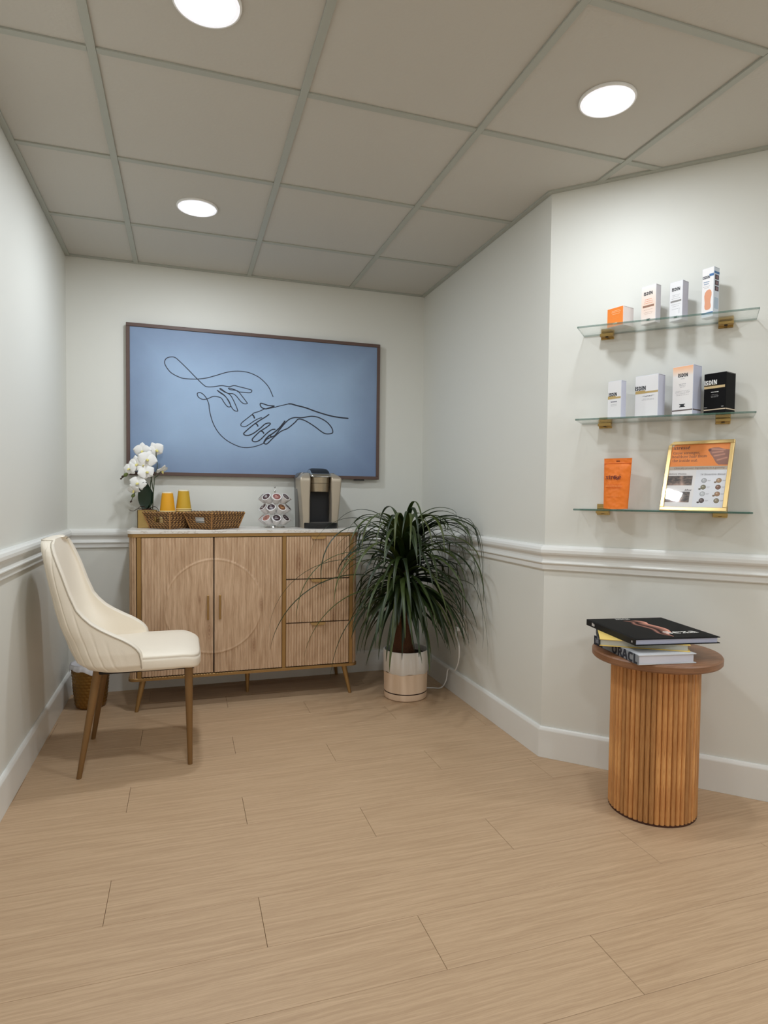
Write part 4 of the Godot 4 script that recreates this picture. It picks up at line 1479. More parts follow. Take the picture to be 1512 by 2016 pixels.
func make_photo_frame() -> void:
	var th := deg_to_rad(15.7)
	var n := Vector2(-K, K) * cos(th) - Vector2(K, K) * sin(th)
	var rt := Vector2(K, K) * cos(th) + Vector2(-K, K) * sin(th)
	var a := wall_at(0.447, 0.082, 1.0658)
	var w := 0.230
	var h := 0.278
	var at := Vector3(a.x + rt.x * w / 2, 1.0660, a.z + rt.y * w / 2)
	var o := thing("photo_frame", "gold tabletop frame holding an orange and white leaflet on the bottom glass shelf", "frame", at, atan2(n.x, n.y))
	var B := Basis(Vector3.RIGHT, deg_to_rad(-19.0))
	var fw := 0.0135
	var gold := mat(rgb(208, 178, 120), 0.28, 0.75)
	var P := func(x: float, y: float, z: float) -> Vector3:
		return B * Vector3(x, y, z)
	var st := surf()
	for e in [[0.0, fw / 2, w, fw], [0.0, h - fw / 2, w, fw]]:
		box(st, P.call(e[0], e[1], -0.007), Vector3(e[2], e[3], 0.014), 0.0012, B)
	for s in [-1.0, 1.0]:
		box(st, P.call(s * (w - fw) / 2, h / 2, -0.007), Vector3(fw, h - fw * 2, 0.014), 0.0012, B)
	obj("frame", st, gold, o)
	st = surf()
	box(st, P.call(0, h / 2, -0.0105), Vector3(w - 0.004, h - 0.004, 0.004), 0.0, B)
	obj("back_board", st, M.dark, o)
	st = surf()
	box(st, Vector3(0, 0.084, -0.0765), Vector3(0.05, 0.166, 0.003), 0.0, Basis(Vector3.RIGHT, deg_to_rad(-1.5)))
	obj("easel_leg", st, M.dark, o)
	# the leaflet
	var W := 406
	var HH := 502
	var im := Image.create(W, HH, false, Image.FORMAT_RGB8)
	im.fill(rgb(232, 228, 226))
	im.fill_rect(Rect2i(0, 0, W, 176), rgb(244, 138, 20))
	im.fill_rect(Rect2i(0, 176, W, 30), rgb(188, 172, 154))
	im.fill_rect(Rect2i(196, 206, W - 196, HH - 206), rgb(228, 228, 232))
	for r in [[0, 252, 176, 76], [0, 378, 172, 84]]:
		var nz := FastNoiseLite.new()
		nz.seed = r[1]; nz.frequency = 0.03; nz.fractal_octaves = 3
		for y in range(r[1], r[1] + r[3]):
			for x in range(r[0], r[0] + r[2]):
				var v := nz.get_noise_2d(x * 1.0, y * 1.6)
				var low := smoothed(y, r[1] + r[3] * 0.45, r[1] + r[3])
				var part := exp(-pow((x - r[2] * 0.55 - (y - r[1]) * 0.15) / 14.0, 2.0))
				var c := rgb(52, 42, 38).lerp(rgb(120, 98, 84), clampf(0.35 + v, 0.0, 1.0))
				c = c.lerp(rgb(206, 170, 152), clampf(0.75 * low * (1.0 - absf(x - r[2] * 0.4) / (r[2] * 0.5)) + part * 0.5, 0.0, 0.9))
				im.set_pixel(x, y, c)
	for k in 8:
		var cx := 258 + (k % 2) * 100
		var cy := 290 + (k / 2) * 52
		var col: Color = [rgb(176, 176, 178), rgb(166, 128, 88), rgb(120, 112, 80), rgb(122, 74, 46), rgb(190, 192, 194), rgb(160, 116, 76), rgb(72, 50, 46), rgb(134, 118, 88)][k]
		for y in range(cy - 19, cy + 20):
			for x in range(cx - 19, cx + 20):
				var d := Vector2(x - cx, y - cy).length()
				if d < 18.5:
					var l := Vector2(x - cx + 4, y - cy + 5).length()
					var c := col.lerp(col.lightened(0.6), clampf(1.0 - l / 9.0, 0.0, 1.0))
					if d > 15.0:
						c = col.darkened(0.25)
					im.set_pixel(x, y, c)
		if k in [1, 2, 5, 6]:
			for y in range(cy + 6, cy + 22):
				for x in range(cx - 32, cx - 14):
					if Vector2((x - cx + 23) / 9.0, (y - cy - 14) / 7.0).length() < 1.0:
						im.set_pixel(x, y, col.darkened(0.3))
		im.fill_rect(Rect2i(cx + 24, cy - 3, 22, 3), rgb(170, 168, 172))
		im.fill_rect(Rect2i(cx + 24, cy + 3, 18, 3), rgb(186, 184, 188))
	# a hand reaching in from the right, holding a small capsule
	var hand := PackedVector2Array([Vector2(406, 50), Vector2(372, 44), Vector2(330, 30), Vector2(292, 30), Vector2(272, 34), Vector2(262, 50), Vector2(270, 66), Vector2(280, 84), Vector2(296, 104), Vector2(322, 150), Vector2(340, 166), Vector2(406, 168)])
	for y in range(26, 170):
		for x in range(256, 406):
			var q := Vector2(x, y)
			if Geometry2D.is_point_in_polygon(q, hand):
				var v := 0.55
				for f in [[Vector2(272, 40), Vector2(372, 48)], [Vector2(292, 70), Vector2(360, 62)], [Vector2(306, 96), Vector2(372, 84)], [Vector2(330, 130), Vector2(390, 112)]]:
					var near := Geometry2D.get_closest_point_to_segment(q, f[0], f[1])
					v = maxf(v, 1.0 - near.distance_to(q) / 22.0)
				im.set_pixel(x, y, rgb(124, 74, 58).lerp(rgb(214, 152, 124), clampf((v - 0.35) * 1.4, 0.0, 1.0)))
	for y in range(36, 60):
		for x in range(258, 282):
			if Vector2(x - 270, y - 48).length() < 11.0:
				im.set_pixel(x, y, rgb(96, 26, 18))
	var m := mat(Color.WHITE, 0.5)
	m.albedo_texture = tex(im)
	var iw := w - fw * 2
	var ih := h - fw * 2
	st = surf()
	var ex := B * Vector3.RIGHT
	var ey := B * Vector3.UP
	uvmap(ex / iw, -ey / ih, 0.5, (h - fw) / ih)
	box(st, P.call(0, h / 2, -0.0062), Vector3(iw, ih, 0.0008), 0.0, B)
	uvoff()
	obj("leaflet", st, m, o)
	var ink := mat(rgb(84, 34, 22), 0.6)
	var L := func(called: String, s: String, hh: float, px: float, py: float, mm: Material, bold: bool, serif: bool, wide: float) -> void:
		letters(called, s, hh, P.call((px / W - 0.5) * iw, h - fw - py / HH * ih, -0.0056), mm, o, bold, wide, serif, B)
	L.call("leaflet_title", "xtressé", 0.0125, 70.0, 24.0, ink, true, true, 0.95)
	L.call("leaflet_heading", "Grow stronger,", 0.0098, 108.0, 66.0, ink, false, true, 1.0)
	L.call("leaflet_heading", "healthier hair from", 0.0098, 132.0, 96.0, ink, false, true, 1.0)
	L.call("leaflet_heading", "the inside out.", 0.0098, 106.0, 128.0, ink, false, true, 1.0)
	L.call("leaflet_text", "Clinically proven ingredients in a gummy", 0.0048, 210.0, 190.0, mat(rgb(110, 92, 84), 0.6), false, false, 1.0)
	L.call("leaflet_text", "Before Photos", 0.0062, 66.0, 236.0, mat(rgb(110, 100, 100), 0.6), false, true, 1.0)
	L.call("leaflet_text", "14 Bioactive Blend", 0.0066, 312.0, 242.0, mat(rgb(90, 84, 84), 0.6), false, true, 1.0)
	L.call("leaflet_text", "After", 0.0066, 156.0, 366.0, mat(rgb(70, 50, 56), 0.6), true, true, 1.0)
	var pane := mat(Color(1, 1, 1, 0.04), 0.02)
	pane.transparency = BaseMaterial3D.TRANSPARENCY_ALPHA
	st = surf()
	st.set_smooth_group(-1)
	quad(st, P.call(-iw / 2, fw, -0.0042), P.call(iw / 2, fw, -0.0042), P.call(iw / 2, h - fw, -0.0042), P.call(-iw / 2, h - fw, -0.0042), P.call(0, h / 2, -0.01))
	obj("glass_pane", st, pane, o)

func make_countertop_things() -> void:
	var Y := 0.9187
	# woven trays
	var weave := mat(Color.WHITE, 0.75)
	var im := Image.create(128, 128, false, Image.FORMAT_RGB8)
	var hm := Image.create(128, 128, false, Image.FORMAT_RGB8)
	var nz := FastNoiseLite.new()
	nz.seed = 2; nz.frequency = 0.08
	for y in 128:
		for x in 128:
			var row := y / 8
			var ph := sin((x + (4 if row % 2 else 0)) * TAU / 16.0 + 0.6 * (y % 8))
			var v := 0.5 + 0.35 * ph + 0.25 * nz.get_noise_2d(x, y)
			var gap := absf((y % 8) - 3.5) / 4.0
			v -= 0.45 * gap * gap
			im.set_pixel(x, y, rgb(62, 36, 16).lerp(rgb(224, 172, 104), clampf(v * 1.25 - 0.12, 0.0, 1.0)))
			hm.set_pixel(x, y, Color(clampf(v, 0, 1), clampf(v, 0, 1), clampf(v, 0, 1)))
	weave.albedo_texture = tex(im)
	weave.heightmap_enabled = true
	weave.heightmap_texture = tex(hm)
	weave.heightmap_scale = 0.25
	weave.uv1_triplanar = true
	weave.uv1_scale = Vector3.ONE * 5.5
	var stitch := mat(rgb(176, 128, 76), 0.8)
	for b in [[Vector3(0.180, Y, -0.200), "left woven tray under the yellow paper cups"], [Vector3(0.387, Y, -0.134), "right woven tray with white napkins showing in its handle hole"]]:
		var o := thing("woven_basket", "low brown " + b[1], "basket", b[0], PI / 4.0, "woven trays on the sideboard")
		# local: x runs along the long side (to the right and back), z: the near corner is the origin, short side along -z rotated
		var L := 0.255
		var Wd := 0.192
		var Hh := 0.083
		var f := 0.024
		var top := [Vector3(0, Hh, 0), Vector3(L, Hh, 0), Vector3(L, Hh, -Wd), Vector3(0, Hh, -Wd)]
		var bot := [Vector3(f, 0, -f), Vector3(L - f, 0, -f), Vector3(L - f, 0, -Wd + f), Vector3(f, 0, -Wd + f)]
		var mid := Vector3(L / 2, Hh / 2, -Wd / 2)
		for k in 4:
			var st := surf()
			var j := (k + 1) % 4
			panel(st, bot[k], bot[j], top[j], top[k], mid, 0.006, k == 3 or k == 1)
			obj("basket_side", st, weave, o)
		var st := surf()
		box(st, Vector3(L / 2, 0.003, -Wd / 2), Vector3(L - f * 2, 0.006, Wd - f * 2), 0.001)
		obj("basket_floor", st, weave, o)
		st = surf()
		var rim := []
		for k in 5:
			rim.append(top[k % 4])
		for k in 4:
			var pts := []
			for q in 25:
				pts.append(rim[k].lerp(rim[k + 1], q / 24.0) + Vector3(0, 0.0018 * sin(q * 2.1) + 0.001, 0))
			tube(st, pts, 0.007, 0.007, 8)
		obj("basket_rim", st, weave, o)
		st = surf()
		for k in 4:
			tube(st, [bot[k] + (bot[k] - mid) * 0.01, top[k] + (top[k] - mid) * 0.01], 0.0035, 0.0035, 6)
		obj("corner_stitching", st, stitch, o)
	# napkins in the right tray, near its short side
	var o := thing("napkin_stack", "stack of white paper napkins inside the right woven tray", "napkins", Vector3(0.387, Y, -0.134) + Vector3(K, 0, -K) * 0.105 + Vector3(-K, 0, -K) * 0.096, PI / 4.0)
	for k in 9:
		var st := surf()
		box(st, Vector3(rng.randf_range(-0.001, 0.001), 0.010 + k * 0.0066, rng.randf_range(-0.001, 0.001)), Vector3(0.125, 0.006, 0.122), 0.002)
		obj("napkin", st, M.paper, o)
	# cups, upside down
	var ycol := [mat(rgb(232, 164, 26), 0.55), mat(rgb(206, 162, 40), 0.55)]
	var lip := mat(rgb(246, 226, 170), 0.5)
	var base := mat(rgb(244, 234, 206), 0.5)
	var side := ["left", "right"]
	var spots := [Vector3(0.1655, 0, -0.352), Vector3(0.2480, 0, -0.372)]
	for s in 2:
		var n := 11
		var y := Y + 0.0065
		var top := 1.114 if s == 0 else 1.126
		var pitch := (top - 0.107 - y) / (n - 1)
		var proto: Node3D
		for k in n:
			var lab: String
			if k == n - 1:
				lab = "yellow paper cup upside down on top of the %s stack in the left tray" % side[s]
			else:
				lab = "yellow paper cup %s from the top of the %s stack of upturned cups" % [["second", "third", "fourth", "fifth", "sixth", "seventh", "eighth", "ninth", "tenth", "eleventh"][n - 2 - k], side[s]]
			var c: Node3D
			if proto == null:
				c = thing("paper_cup", lab, "cup", spots[s], 0.0, "cups nested in the %s stack" % side[s])
				proto = c
				var st := surf()
				lathe(st, [Vector2(0.0402, 0.003), Vector2(0.0282, 0.1005)], 40)
				obj("cup_wall", st, ycol[s], c)
				st = surf()
				lathe(st, [Vector2(0.0405, 0.0), Vector2(0.0425, 0.0012), Vector2(0.0425, 0.004), Vector2(0.0405, 0.0055), Vector2(0.039, 0.004), Vector2(0.039, 0.001), Vector2(0.0405, 0.0)], 40)
				obj("cup_lip", st, lip, c)
				st = surf()
				lathe(st, [Vector2(0.0283, 0.0995), Vector2(0.0280, 0.107), Vector2(0.0265, 0.107), Vector2(0.0262, 0.098), Vector2(0.0, 0.098)], 40)
				obj("cup_base", st, base, c)
			else:
				c = dup(proto, spots[s], lab)
			c.position = spots[s] + Vector3(0, y + k * pitch, 0)
			if k == n - 1:
				c.set_meta("group", "top cups of the two stacks")
	# a black stirrer leaning at the right stack
	var st := surf()
	box(st, Vector3.ZERO, Vector3(0.010, 0.10, 0.004), 0.001)
	var bs := thing("stir_stick", "flat black stick leaning against the right stack of yellow cups", "stick", Vector3(0.296, 0.972, -0.375))
	bs.rotation.z = 0.24
	obj("stick", st, M.black, bs)

# one flaring side of a tray, with or without a handle hole
func panel(st: SurfaceTool, a: Vector3, b: Vector3, c: Vector3, d: Vector3, mid: Vector3, th: float, hole: bool) -> void:
	st.set_smooth_group(-1)
	var n := (b - a).cross(d - a).normalized()
	if n.dot((a + c) / 2.0 - mid) < 0.0:
		n = -n
	var us := [0.0, 1.0]
	var vs := [0.0, 1.0]
	if hole:
		us = [0.0, 0.30, 0.70, 1.0]
		vs = [0.0, 0.38, 0.76, 1.0]
	var P := func(u: float, v: float, o: float) -> Vector3:
		return a.lerp(b, u).lerp(d.lerp(c, u), v) - n * o
	for i in us.size() - 1:
		for j in vs.size() - 1:
			if hole and i == 1 and j == 1:
				continue
			var m: Vector3 = P.call((us[i] + us[i + 1]) / 2, (vs[j] + vs[j + 1]) / 2, th / 2)
			for o in [0.0, th]:
				quad(st, P.call(us[i], vs[j], o), P.call(us[i + 1], vs[j], o), P.call(us[i + 1], vs[j + 1], o), P.call(us[i], vs[j + 1], o), m)
	var rim := [[0.0, 0.0, 1.0, 0.0], [1.0, 0.0, 1.0, 1.0], [1.0, 1.0, 0.0, 1.0], [0.0, 1.0, 0.0, 0.0]]
	for r in rim:
		quad(st, P.call(r[0], r[1], 0.0), P.call(r[2], r[3], 0.0), P.call(r[2], r[3], th), P.call(r[0], r[1], th), P.call(0.5, 0.5, th / 2))
	if hole:
		var hc: Vector3 = P.call(0.5, 0.57, th / 2)
		for r in [[us[1], vs[1], us[2], vs[1]], [us[2], vs[1], us[2], vs[2]], [us[2], vs[2], us[1], vs[2]], [us[1], vs[2], us[1], vs[1]]]:
			var q0: Vector3 = P.call(r[0], r[1], 0.0)
			var q1: Vector3 = P.call(r[2], r[3], 0.0)
			quad(st, q0, q1, P.call(r[2], r[3], th), P.call(r[0], r[1], th), hc + (((q0 + q1) / 2.0) - hc) * 3.0)

func make_orchid() -> void:
	var Y := 0.9187
	var o := thing("orchid", "white artificial orchid in a square gold vase at the sideboard's left end", "flower", Vector3(0.062, Y, -0.41))
	var st := surf()
	var w := 0.049
	for s in [[-1, 0], [1, 0], [0, -1], [0, 1]]:
		box(st, Vector3(s[0] * (w - 0.002), 0.048, s[1] * (w - 0.002)), Vector3(0.004 if s[0] else w * 2, 0.096, 0.004 if s[1] else w * 2), 0.001)
	box(st, Vector3(0, 0.003, 0), Vector3(w * 2 - 0.004, 0.006, w * 2 - 0.004))
	obj("vase", st, M.brass, o)
	st = surf()
	var rings := []
	for j in 6:
		var r := []
		for k in 20:
			var a := TAU * k / 20
			var q := 1.0 - j / 5.0
			r.append(Vector3(cos(a) * 0.046 * sqrt(q) * (1.0 + 0.03 * sin(k * 5.0)), 0.088 + 0.016 * (1.0 - q) + 0.003 * sin(k * 2.3 + j), sin(a) * 0.046 * sqrt(q)))
		rings.append(r)
	loft(st, rings, true, false, true, 0)
	var moss := mat(rgb(84, 54, 32), 1.0)
	relief(moss, 0.1, 14.0, 0.4, 9)
	obj("moss", st, moss, o)
	var P := func(x: float, y: float, dz := 0.0) -> Vector3:
		return Vector3(x - 0.062, y - Y, dz)
	# stems, roots
	var green := mat(rgb(58, 70, 40), 0.6)
	var brown := mat(rgb(62, 44, 34), 0.8)
	for s in [[P.call(0.088, 1.02), P.call(0.092, 1.11, 0.0), P.call(0.099, 1.19), P.call(0.112, 1.25, 0.0), P.call(0.105, 1.33, -0.01)],
			[P.call(0.075, 1.02), P.call(0.076, 1.14, 0.0), P.call(0.084, 1.22, -0.005), P.call(0.075, 1.32, -0.005), P.call(0.03, 1.31, 0.0), P.call(-0.01, 1.25, 0.005), P.call(-0.04, 1.205, 0.012), P.call(-0.068, 1.182, 0.012)],
			[P.call(0.092, 1.11), P.call(0.075, 1.21, 0.012), P.call(0.045, 1.21, 0.015), P.call(0.01, 1.13, 0.02), P.call(-0.01, 1.085, 0.02), P.call(-0.019, 1.06, 0.02)],
			[P.call(0.099, 1.19), P.call(0.118, 1.205), P.call(0.132, 1.228)]]:
		st = surf()
		tube(st, spline(s, 6), 0.0026, 0.0018, 7)
		obj("stem", st, green, o)
	for s in [[P.call(0.05, 1.02), P.call(0.015, 1.022, 0.02), P.call(-0.008, 1.009, 0.02), P.call(-0.031, 1.016, 0.02)],
			[P.call(0.07, 1.02), P.call(0.095, 1.034, 0.02), P.call(0.113, 1.024, 0.03), P.call(0.122, 1.006, 0.035)],
			[P.call(0.06, 1.03), P.call(0.03, 1.034, 0.03), P.call(0.012, 1.018, 0.05)]]:
		st = surf()
		tube(st, spline(s, 5), 0.0022, 0.0012, 6)
		obj("root", st, brown, o)
	# strap leaf
	var lm := mat(rgb(16, 40, 22), 0.35)
	for l in [[0.046, 1.02, 0.051, 1.165, 0.034, 0.03], [0.058, 1.02, 0.07, 1.13, 0.028, -0.03]]:
		st = surf()
		st.set_smooth_group(0)
		var rows := []
		for j in 13:
			var t := j / 12.0
			var ww: float = l[4] * pow(sin(PI * clampf(t * 0.93 + 0.04, 0.0, 1.0)), 0.6)
			var c: Vector3 = P.call(lerpf(l[0], l[2], t), lerpf(l[1], l[3], t), l[5] * (0.4 + t * t))
			rows.append([c + Vector3(-ww, 0, 0.006), c, c + Vector3(ww, 0, 0.006), c + Vector3(ww * 0.9, 0, 0.0045), c + Vector3(0, 0, -0.0016), c + Vector3(-ww * 0.9, 0, 0.0045)])
		loft(st, rows)
		obj("leaf", st, lm, o)
	# flowers: place, facing (turn, tilt), size
	var petal := mat(rgb(246, 244, 240), 0.6)
	petal.backlight_enabled = true
	petal.backlight = Color(0.35, 0.35, 0.32)
	var throat := mat(rgb(226, 214, 132), 0.6)
	var fl := [[0.036, 1.335, 0.0, -0.1, 0.15, 0.0, 1.0], [0.105, 1.342, -0.01, 0.3, 0.1, 0.5, 1.0], [0.010, 1.262, 0.02, -0.35, 0.1, 0.25, 1.05], [0.064, 1.288, 0.03, 0.15, 0.0, -0.3, 1.1], [-0.026, 1.236, 0.02, -0.6, -0.1, 0.1, 0.9],
		[0.058, 1.220, 0.035, 0.3, -0.15, 0.4, 1.0], [0.016, 1.160, 0.035, -0.2, -0.05, -0.2, 1.0], [0.136, 1.232, -0.01, 1.0, 0.9, 0.2, 0.85], [-0.006, 1.122, 0.035, -0.5, 0.75, 0.3, 0.8], [0.04, 1.252, 0.025, -0.1, -0.35, 0.9, 0.8]]
	for f in fl:
		var T := Transform3D(Basis(Vector3.UP, f[3]) * Basis(Vector3.RIGHT, f[4]) * Basis(Vector3.BACK, f[5]), P.call(f[0], f[1], f[2]))
		var sc: float = f[6] * 1.34
		st = surf()
		var r2 := []
		for p in [[0.0, 0.0015], [0.004, 0.005], [0.009, 0.0055], [0.014, 0.004], [0.018, 0.0008]]:
			var ring := []
			for k in 8:
				var a := TAU * k / 8
				ring.append(T * Vector3(cos(a) * p[1] * sc, (-0.001 - p[0] * 0.35 + sin(a) * p[1] * 0.8) * sc, p[0] * sc))
			r2.append(ring)
		loft(st, r2)
		var lipm := obj("flower", st, throat, o)
		# two broad petals, three narrower sepals
		for e in [[0.12, 0.035, 0.0218, 0.003], [PI - 0.12, 0.035, 0.0218, 0.003], [PI / 2, 0.033, 0.0145, -0.001], [-PI / 2 + 0.7, 0.031, 0.0145, -0.002], [-PI / 2 - 0.7, 0.031, 0.0145, -0.002]]:
			st = surf()
			st.set_smooth_group(0)
			var dir := Vector3(cos(e[0]), sin(e[0]), 0)
			var sd := Vector3(-dir.y, dir.x, 0)
			var g := []
			for j in 9:
				var t := j / 8.0
				var ww: float = e[2] * pow(sin(PI * pow(t * 0.97 + 0.015, 0.72)), 0.75)
				var row := []
				for k in 5:
					var q := -1.0 + k / 2.0
					row.append(T * ((dir * t * e[1] + sd * q * ww + Vector3(0, 0, e[3] + 0.006 * t - 0.004 * q * q - 0.008 * t * t)) * sc))
				g.append(row)
			for j in 8:
				for k in 4:
					var hint: Vector3 = T * Vector3(0, 0, -1)
					quad(st, g[j][k], g[j][k + 1], g[j + 1][k + 1], g[j + 1][k], hint)
			obj("petal", st, petal, lipm)
	var bud := mat(rgb(104, 116, 60), 0.6)
	for b in [[-0.046, 1.203, 0.012, 0.0115], [-0.062, 1.193, 0.012, 0.006], [-0.069, 1.182, 0.012, 0.0055], [-0.009, 1.092, 0.02, 0.0105], [-0.02, 1.060, 0.02, 0.006]]:
		st = surf()
		var pr := []
		for k in 9:
			var a := -PI / 2 + PI * k / 8
			pr.append(Vector2(cos(a) * b[3] * 0.85, sin(a) * b[3] * 1.15))
		lathe(st, pr, 12, Transform3D(Basis(Vector3.BACK, -0.8), P.call(b[0], b[1], b[2])))
		obj("bud", st, bud if b[3] > 0.007 else brown, o)

func rrect(hx: float, z0: float, z1: float, r: float, y: float, cx := 0.0) -> Array:
	var out := []
	for c in [[hx - r, z1 - r, 0.0], [-hx + r, z1 - r, PI / 2], [-hx + r, z0 + r, PI], [hx - r, z0 + r, PI * 1.5]]:
		for k in 7:
			var a: float = c[2] + PI / 2 * k / 6
			out.append(Vector3(cx + c[0] + cos(a) * r, y, c[1] + sin(a) * r))
	return out

func make_coffee() -> void:
	var Y := 0.9187
	# ---- pod carousel
	var at := Vector3(0.742, Y, -0.365)
	var o := thing("pod_carousel", "chrome three-tier coffee pod carousel on the sideboard", "pod holder", at)
	var st := surf()
	lathe(st, [Vector2(0.0, 0.0), Vector2(0.056, 0.0), Vector2(0.058, 0.003), Vector2(0.055, 0.007), Vector2(0.012, 0.010), Vector2(0.003, 0.016), Vector2(0.003, 0.205)], 32)
	obj("base_and_pole", st, M.chrome, o)
	st = surf()
	lathe(st, [Vector2(0.003, 0.205), Vector2(0.006, 0.208), Vector2(0.0025, 0.213), Vector2(0.002, 0.224), Vector2(0.0055, 0.229), Vector2(0.0045, 0.234), Vector2(0.0, 0.236)], 20)
	obj("knob", st, M.chrome, o)
	var tiers := [[0.176, 0.0, "top"], [0.117, 22.5, "middle"], [0.057, 0.0, "bottom"]]
	var lids := [mat(rgb(74, 48, 46), 0.35), mat(rgb(136, 84, 78), 0.35), mat(rgb(96, 84, 84), 0.35), mat(rgb(58, 40, 44), 0.35), mat(rgb(120, 82, 56), 0.35), mat(rgb(160, 112, 98), 0.35)]
	var lidn := ["dark brown", "reddish", "grey-brown", "near-black", "tan-brown", "pinkish"]
	var podw := mat(rgb(226, 222, 220), 0.4)
	var accents := [mat(rgb(196, 190, 186), 0.4), mat(rgb(206, 160, 150), 0.4), mat(rgb(150, 140, 140), 0.4), mat(rgb(180, 172, 176), 0.4), mat(rgb(196, 142, 96), 0.4), mat(rgb(120, 70, 62), 0.4)]
	var pick := [[3, 0, 1, 2, 3], [0, 3, 4, 0], [5, 5, 3, 3, 0]]
	var proto := []
	for t in 3:
		st = surf()
		var pts := []
		for k in 33:
			var a := TAU * k / 32
			pts.append(Vector3(cos(a) * 0.05, tiers[t][0] - 0.020, sin(a) * 0.05))
		tube(st, pts, 0.0016, 0.0016, 6)
		for k in 4:
			var a := TAU * k / 4 + 0.4
			tube(st, [Vector3(0, tiers[t][0] - 0.020, 0), Vector3(cos(a) * 0.05, tiers[t][0] - 0.020, sin(a) * 0.05)], 0.0014, 0.0014, 6)
		obj("tier_ring", st, M.chrome, o)
		var angs := [-90.0, -45.0, 0.0, 45.0, 90.0] if t != 1 else [-67.5, -22.5, 22.5, 67.5]
		for k in angs.size():
			var ang := deg_to_rad(angs[k])
			var li: int = pick[t][k]
			var tilt := deg_to_rad(47.0)
			var B := Basis(Vector3.UP, ang) * Basis(Vector3.RIGHT, tilt)
			var where := ["leftmost", "second from left", "front centre", "second from right", "rightmost"] if t != 1 else ["leftmost", "front left", "front right", "rightmost"]
			var lab := "white coffee pod with %s lid, %s on the carousel's %s tier" % [lidn[li], where[k], tiers[t][2]]
			var p := thing("coffee_pod", lab, "coffee pod", at + Vector3(0, tiers[t][0], 0) + Basis(Vector3.UP, ang) * Vector3(0, 0, 0.078), 0.0, "coffee pods on the carousel")
			p.basis = B
			st = surf()
			lathe(st, [Vector2(0.0, -0.046), Vector2(0.0165, -0.046), Vector2(0.0182, -0.0445), Vector2(0.0232, -0.003), Vector2(0.0262, -0.0022), Vector2(0.0266, -0.0008), Vector2(0.0258, 0.0)], 24)
			obj("pod_cup", st, podw, p)
			st = surf()
			lathe(st, [Vector2(0.0258, 0.0), Vector2(0.0215, 0.0002)], 24)
			obj("lid_rim", st, podw, p)
			st = surf()
			lathe(st, [Vector2(0.0218, 0.0001), Vector2(0.0205, 0.0006), Vector2(0.0, 0.0006)], 24)
			obj("pod_lid", st, lids[li], p)
			st = surf()
			box(st, Vector3(0, 0.0008, 0.004), Vector3(0.018, 0.0004, 0.006))
			box(st, Vector3(-0.004, 0.0008, -0.007), Vector3(0.011, 0.0004, 0.005))
			obj("lid_print", st, accents[li], p)
	# ---- brewer
	o = thing("coffee_maker", "champagne and black single-serve coffee maker on the sideboard", "coffee maker", Vector3(0.983, Y, -0.25))
	var steel := mat(rgb(178, 166, 148), 0.4, 0.5)
	var steel2 := mat(rgb(172, 158, 136), 0.26, 0.8)
	var gun := mat(rgb(112, 108, 104), 0.35, 0.6)
	# back body with side walls
	st = surf()
	var rings := []
	for e in [[0.0, 0.109, 0.012], [0.04, 0.109, 0.012], [0.15, 0.113, 0.012], [0.268, 0.117, 0.013], [0.287, 0.1175, 0.016], [0.302, 0.112, 0.02], [0.315, 0.10, 0.02]]:
		rings.append(rrect(e[1], -0.215, -0.085, e[2], e[0]))
	loft(st, rings)
	obj("water_tank_body", st, gun, o)
	# towers on either side of the bay
	for s in [-1.0, 1.0]:
		st = surf()
		rings = []
		for e in [[0.0, 0.100, 0.0], [0.033, 0.1005, 0.0], [0.15, 0.110, 0.0], [0.262, 0.1185, 0.0], [0.278, 0.119, 0.0], [0.284, 0.1175, 0.004], [0.291, 0.112, 0.010], [0.299, 0.102, 0.02], [0.307, 0.088, 0.036], [0.312, 0.076, 0.05]]:
			var xo: float = e[1]
			var xi: float = 0.0615 - (0.003 if e[0] > 0.2 else 0.0)
			var c: float = (xo + xi) / 2 * s
			rings.append(rrect((xo - xi) / 2, -0.15, 0.012 - e[2], 0.009, e[0], c))
		loft(st, rings)
		obj("side_tower", st, steel, o)
	# bay back wall
	st = surf()
	box(st, Vector3(0, 0.15, -0.075), Vector3(0.125, 0.30, 0.03), 0.002)
	obj("bay_panel", st, mat(rgb(10, 11, 17), 0.55), o)
	# brew head: a drum in two rings
	st = surf()
	lathe(st, [Vector2(0.0, 0.205), Vector2(0.052, 0.205), Vector2(0.0545, 0.207), Vector2(0.0575, 0.2525)], 48, Transform3D(Basis.IDENTITY, Vector3(0, 0, -0.045)))
	lathe(st, [Vector2(0.056, 0.2535), Vector2(0.0585, 0.2545), Vector2(0.0595, 0.287), Vector2(0.0, 0.289)], 48, Transform3D(Basis.IDENTITY, Vector3(0, 0, -0.045)))
	obj("brew_head", st, steel2, o)
	# lid with control panel
	st = surf()
	rings = []
	for e in [[0.290, 0.0575, 0.018], [0.296, 0.0585, 0.016], [0.307, 0.0575, 0.004], [0.323, 0.055, -0.03], [0.332, 0.05, -0.06], [0.335, 0.038, -0.085]]:
		rings.append(rrect(e[1], -0.14, e[2], 0.014, e[0]))
	loft(st, rings)
	obj("lid", st, M.chrome, o)
	st = surf()
	rings = []
	for e in [[0.310, 0.053, 0.001], [0.326, 0.051, -0.026], [0.3365, 0.046, -0.06], [0.340, 0.034, -0.085]]:
		rings.append(rrect(e[1], -0.13, e[2], 0.012, e[0]))
	loft(st, rings)
	obj("control_panel", st, mat(rgb(12, 13, 18), 0.5), o)
	# drip tray
	st = surf()
	var tray := func(y: float, k: float) -> Array:
		var r := []
		for q in 25:
			var a := PI * q / 24
			r.append(Vector3(cos(a) * 0.0965 * k, y, 0.005 + sin(a) * 0.048 * k))
		r.append(Vector3(-0.0965 * k, y, -0.06)); r.append(Vector3(0.0965 * k, y, -0.06))
		return r
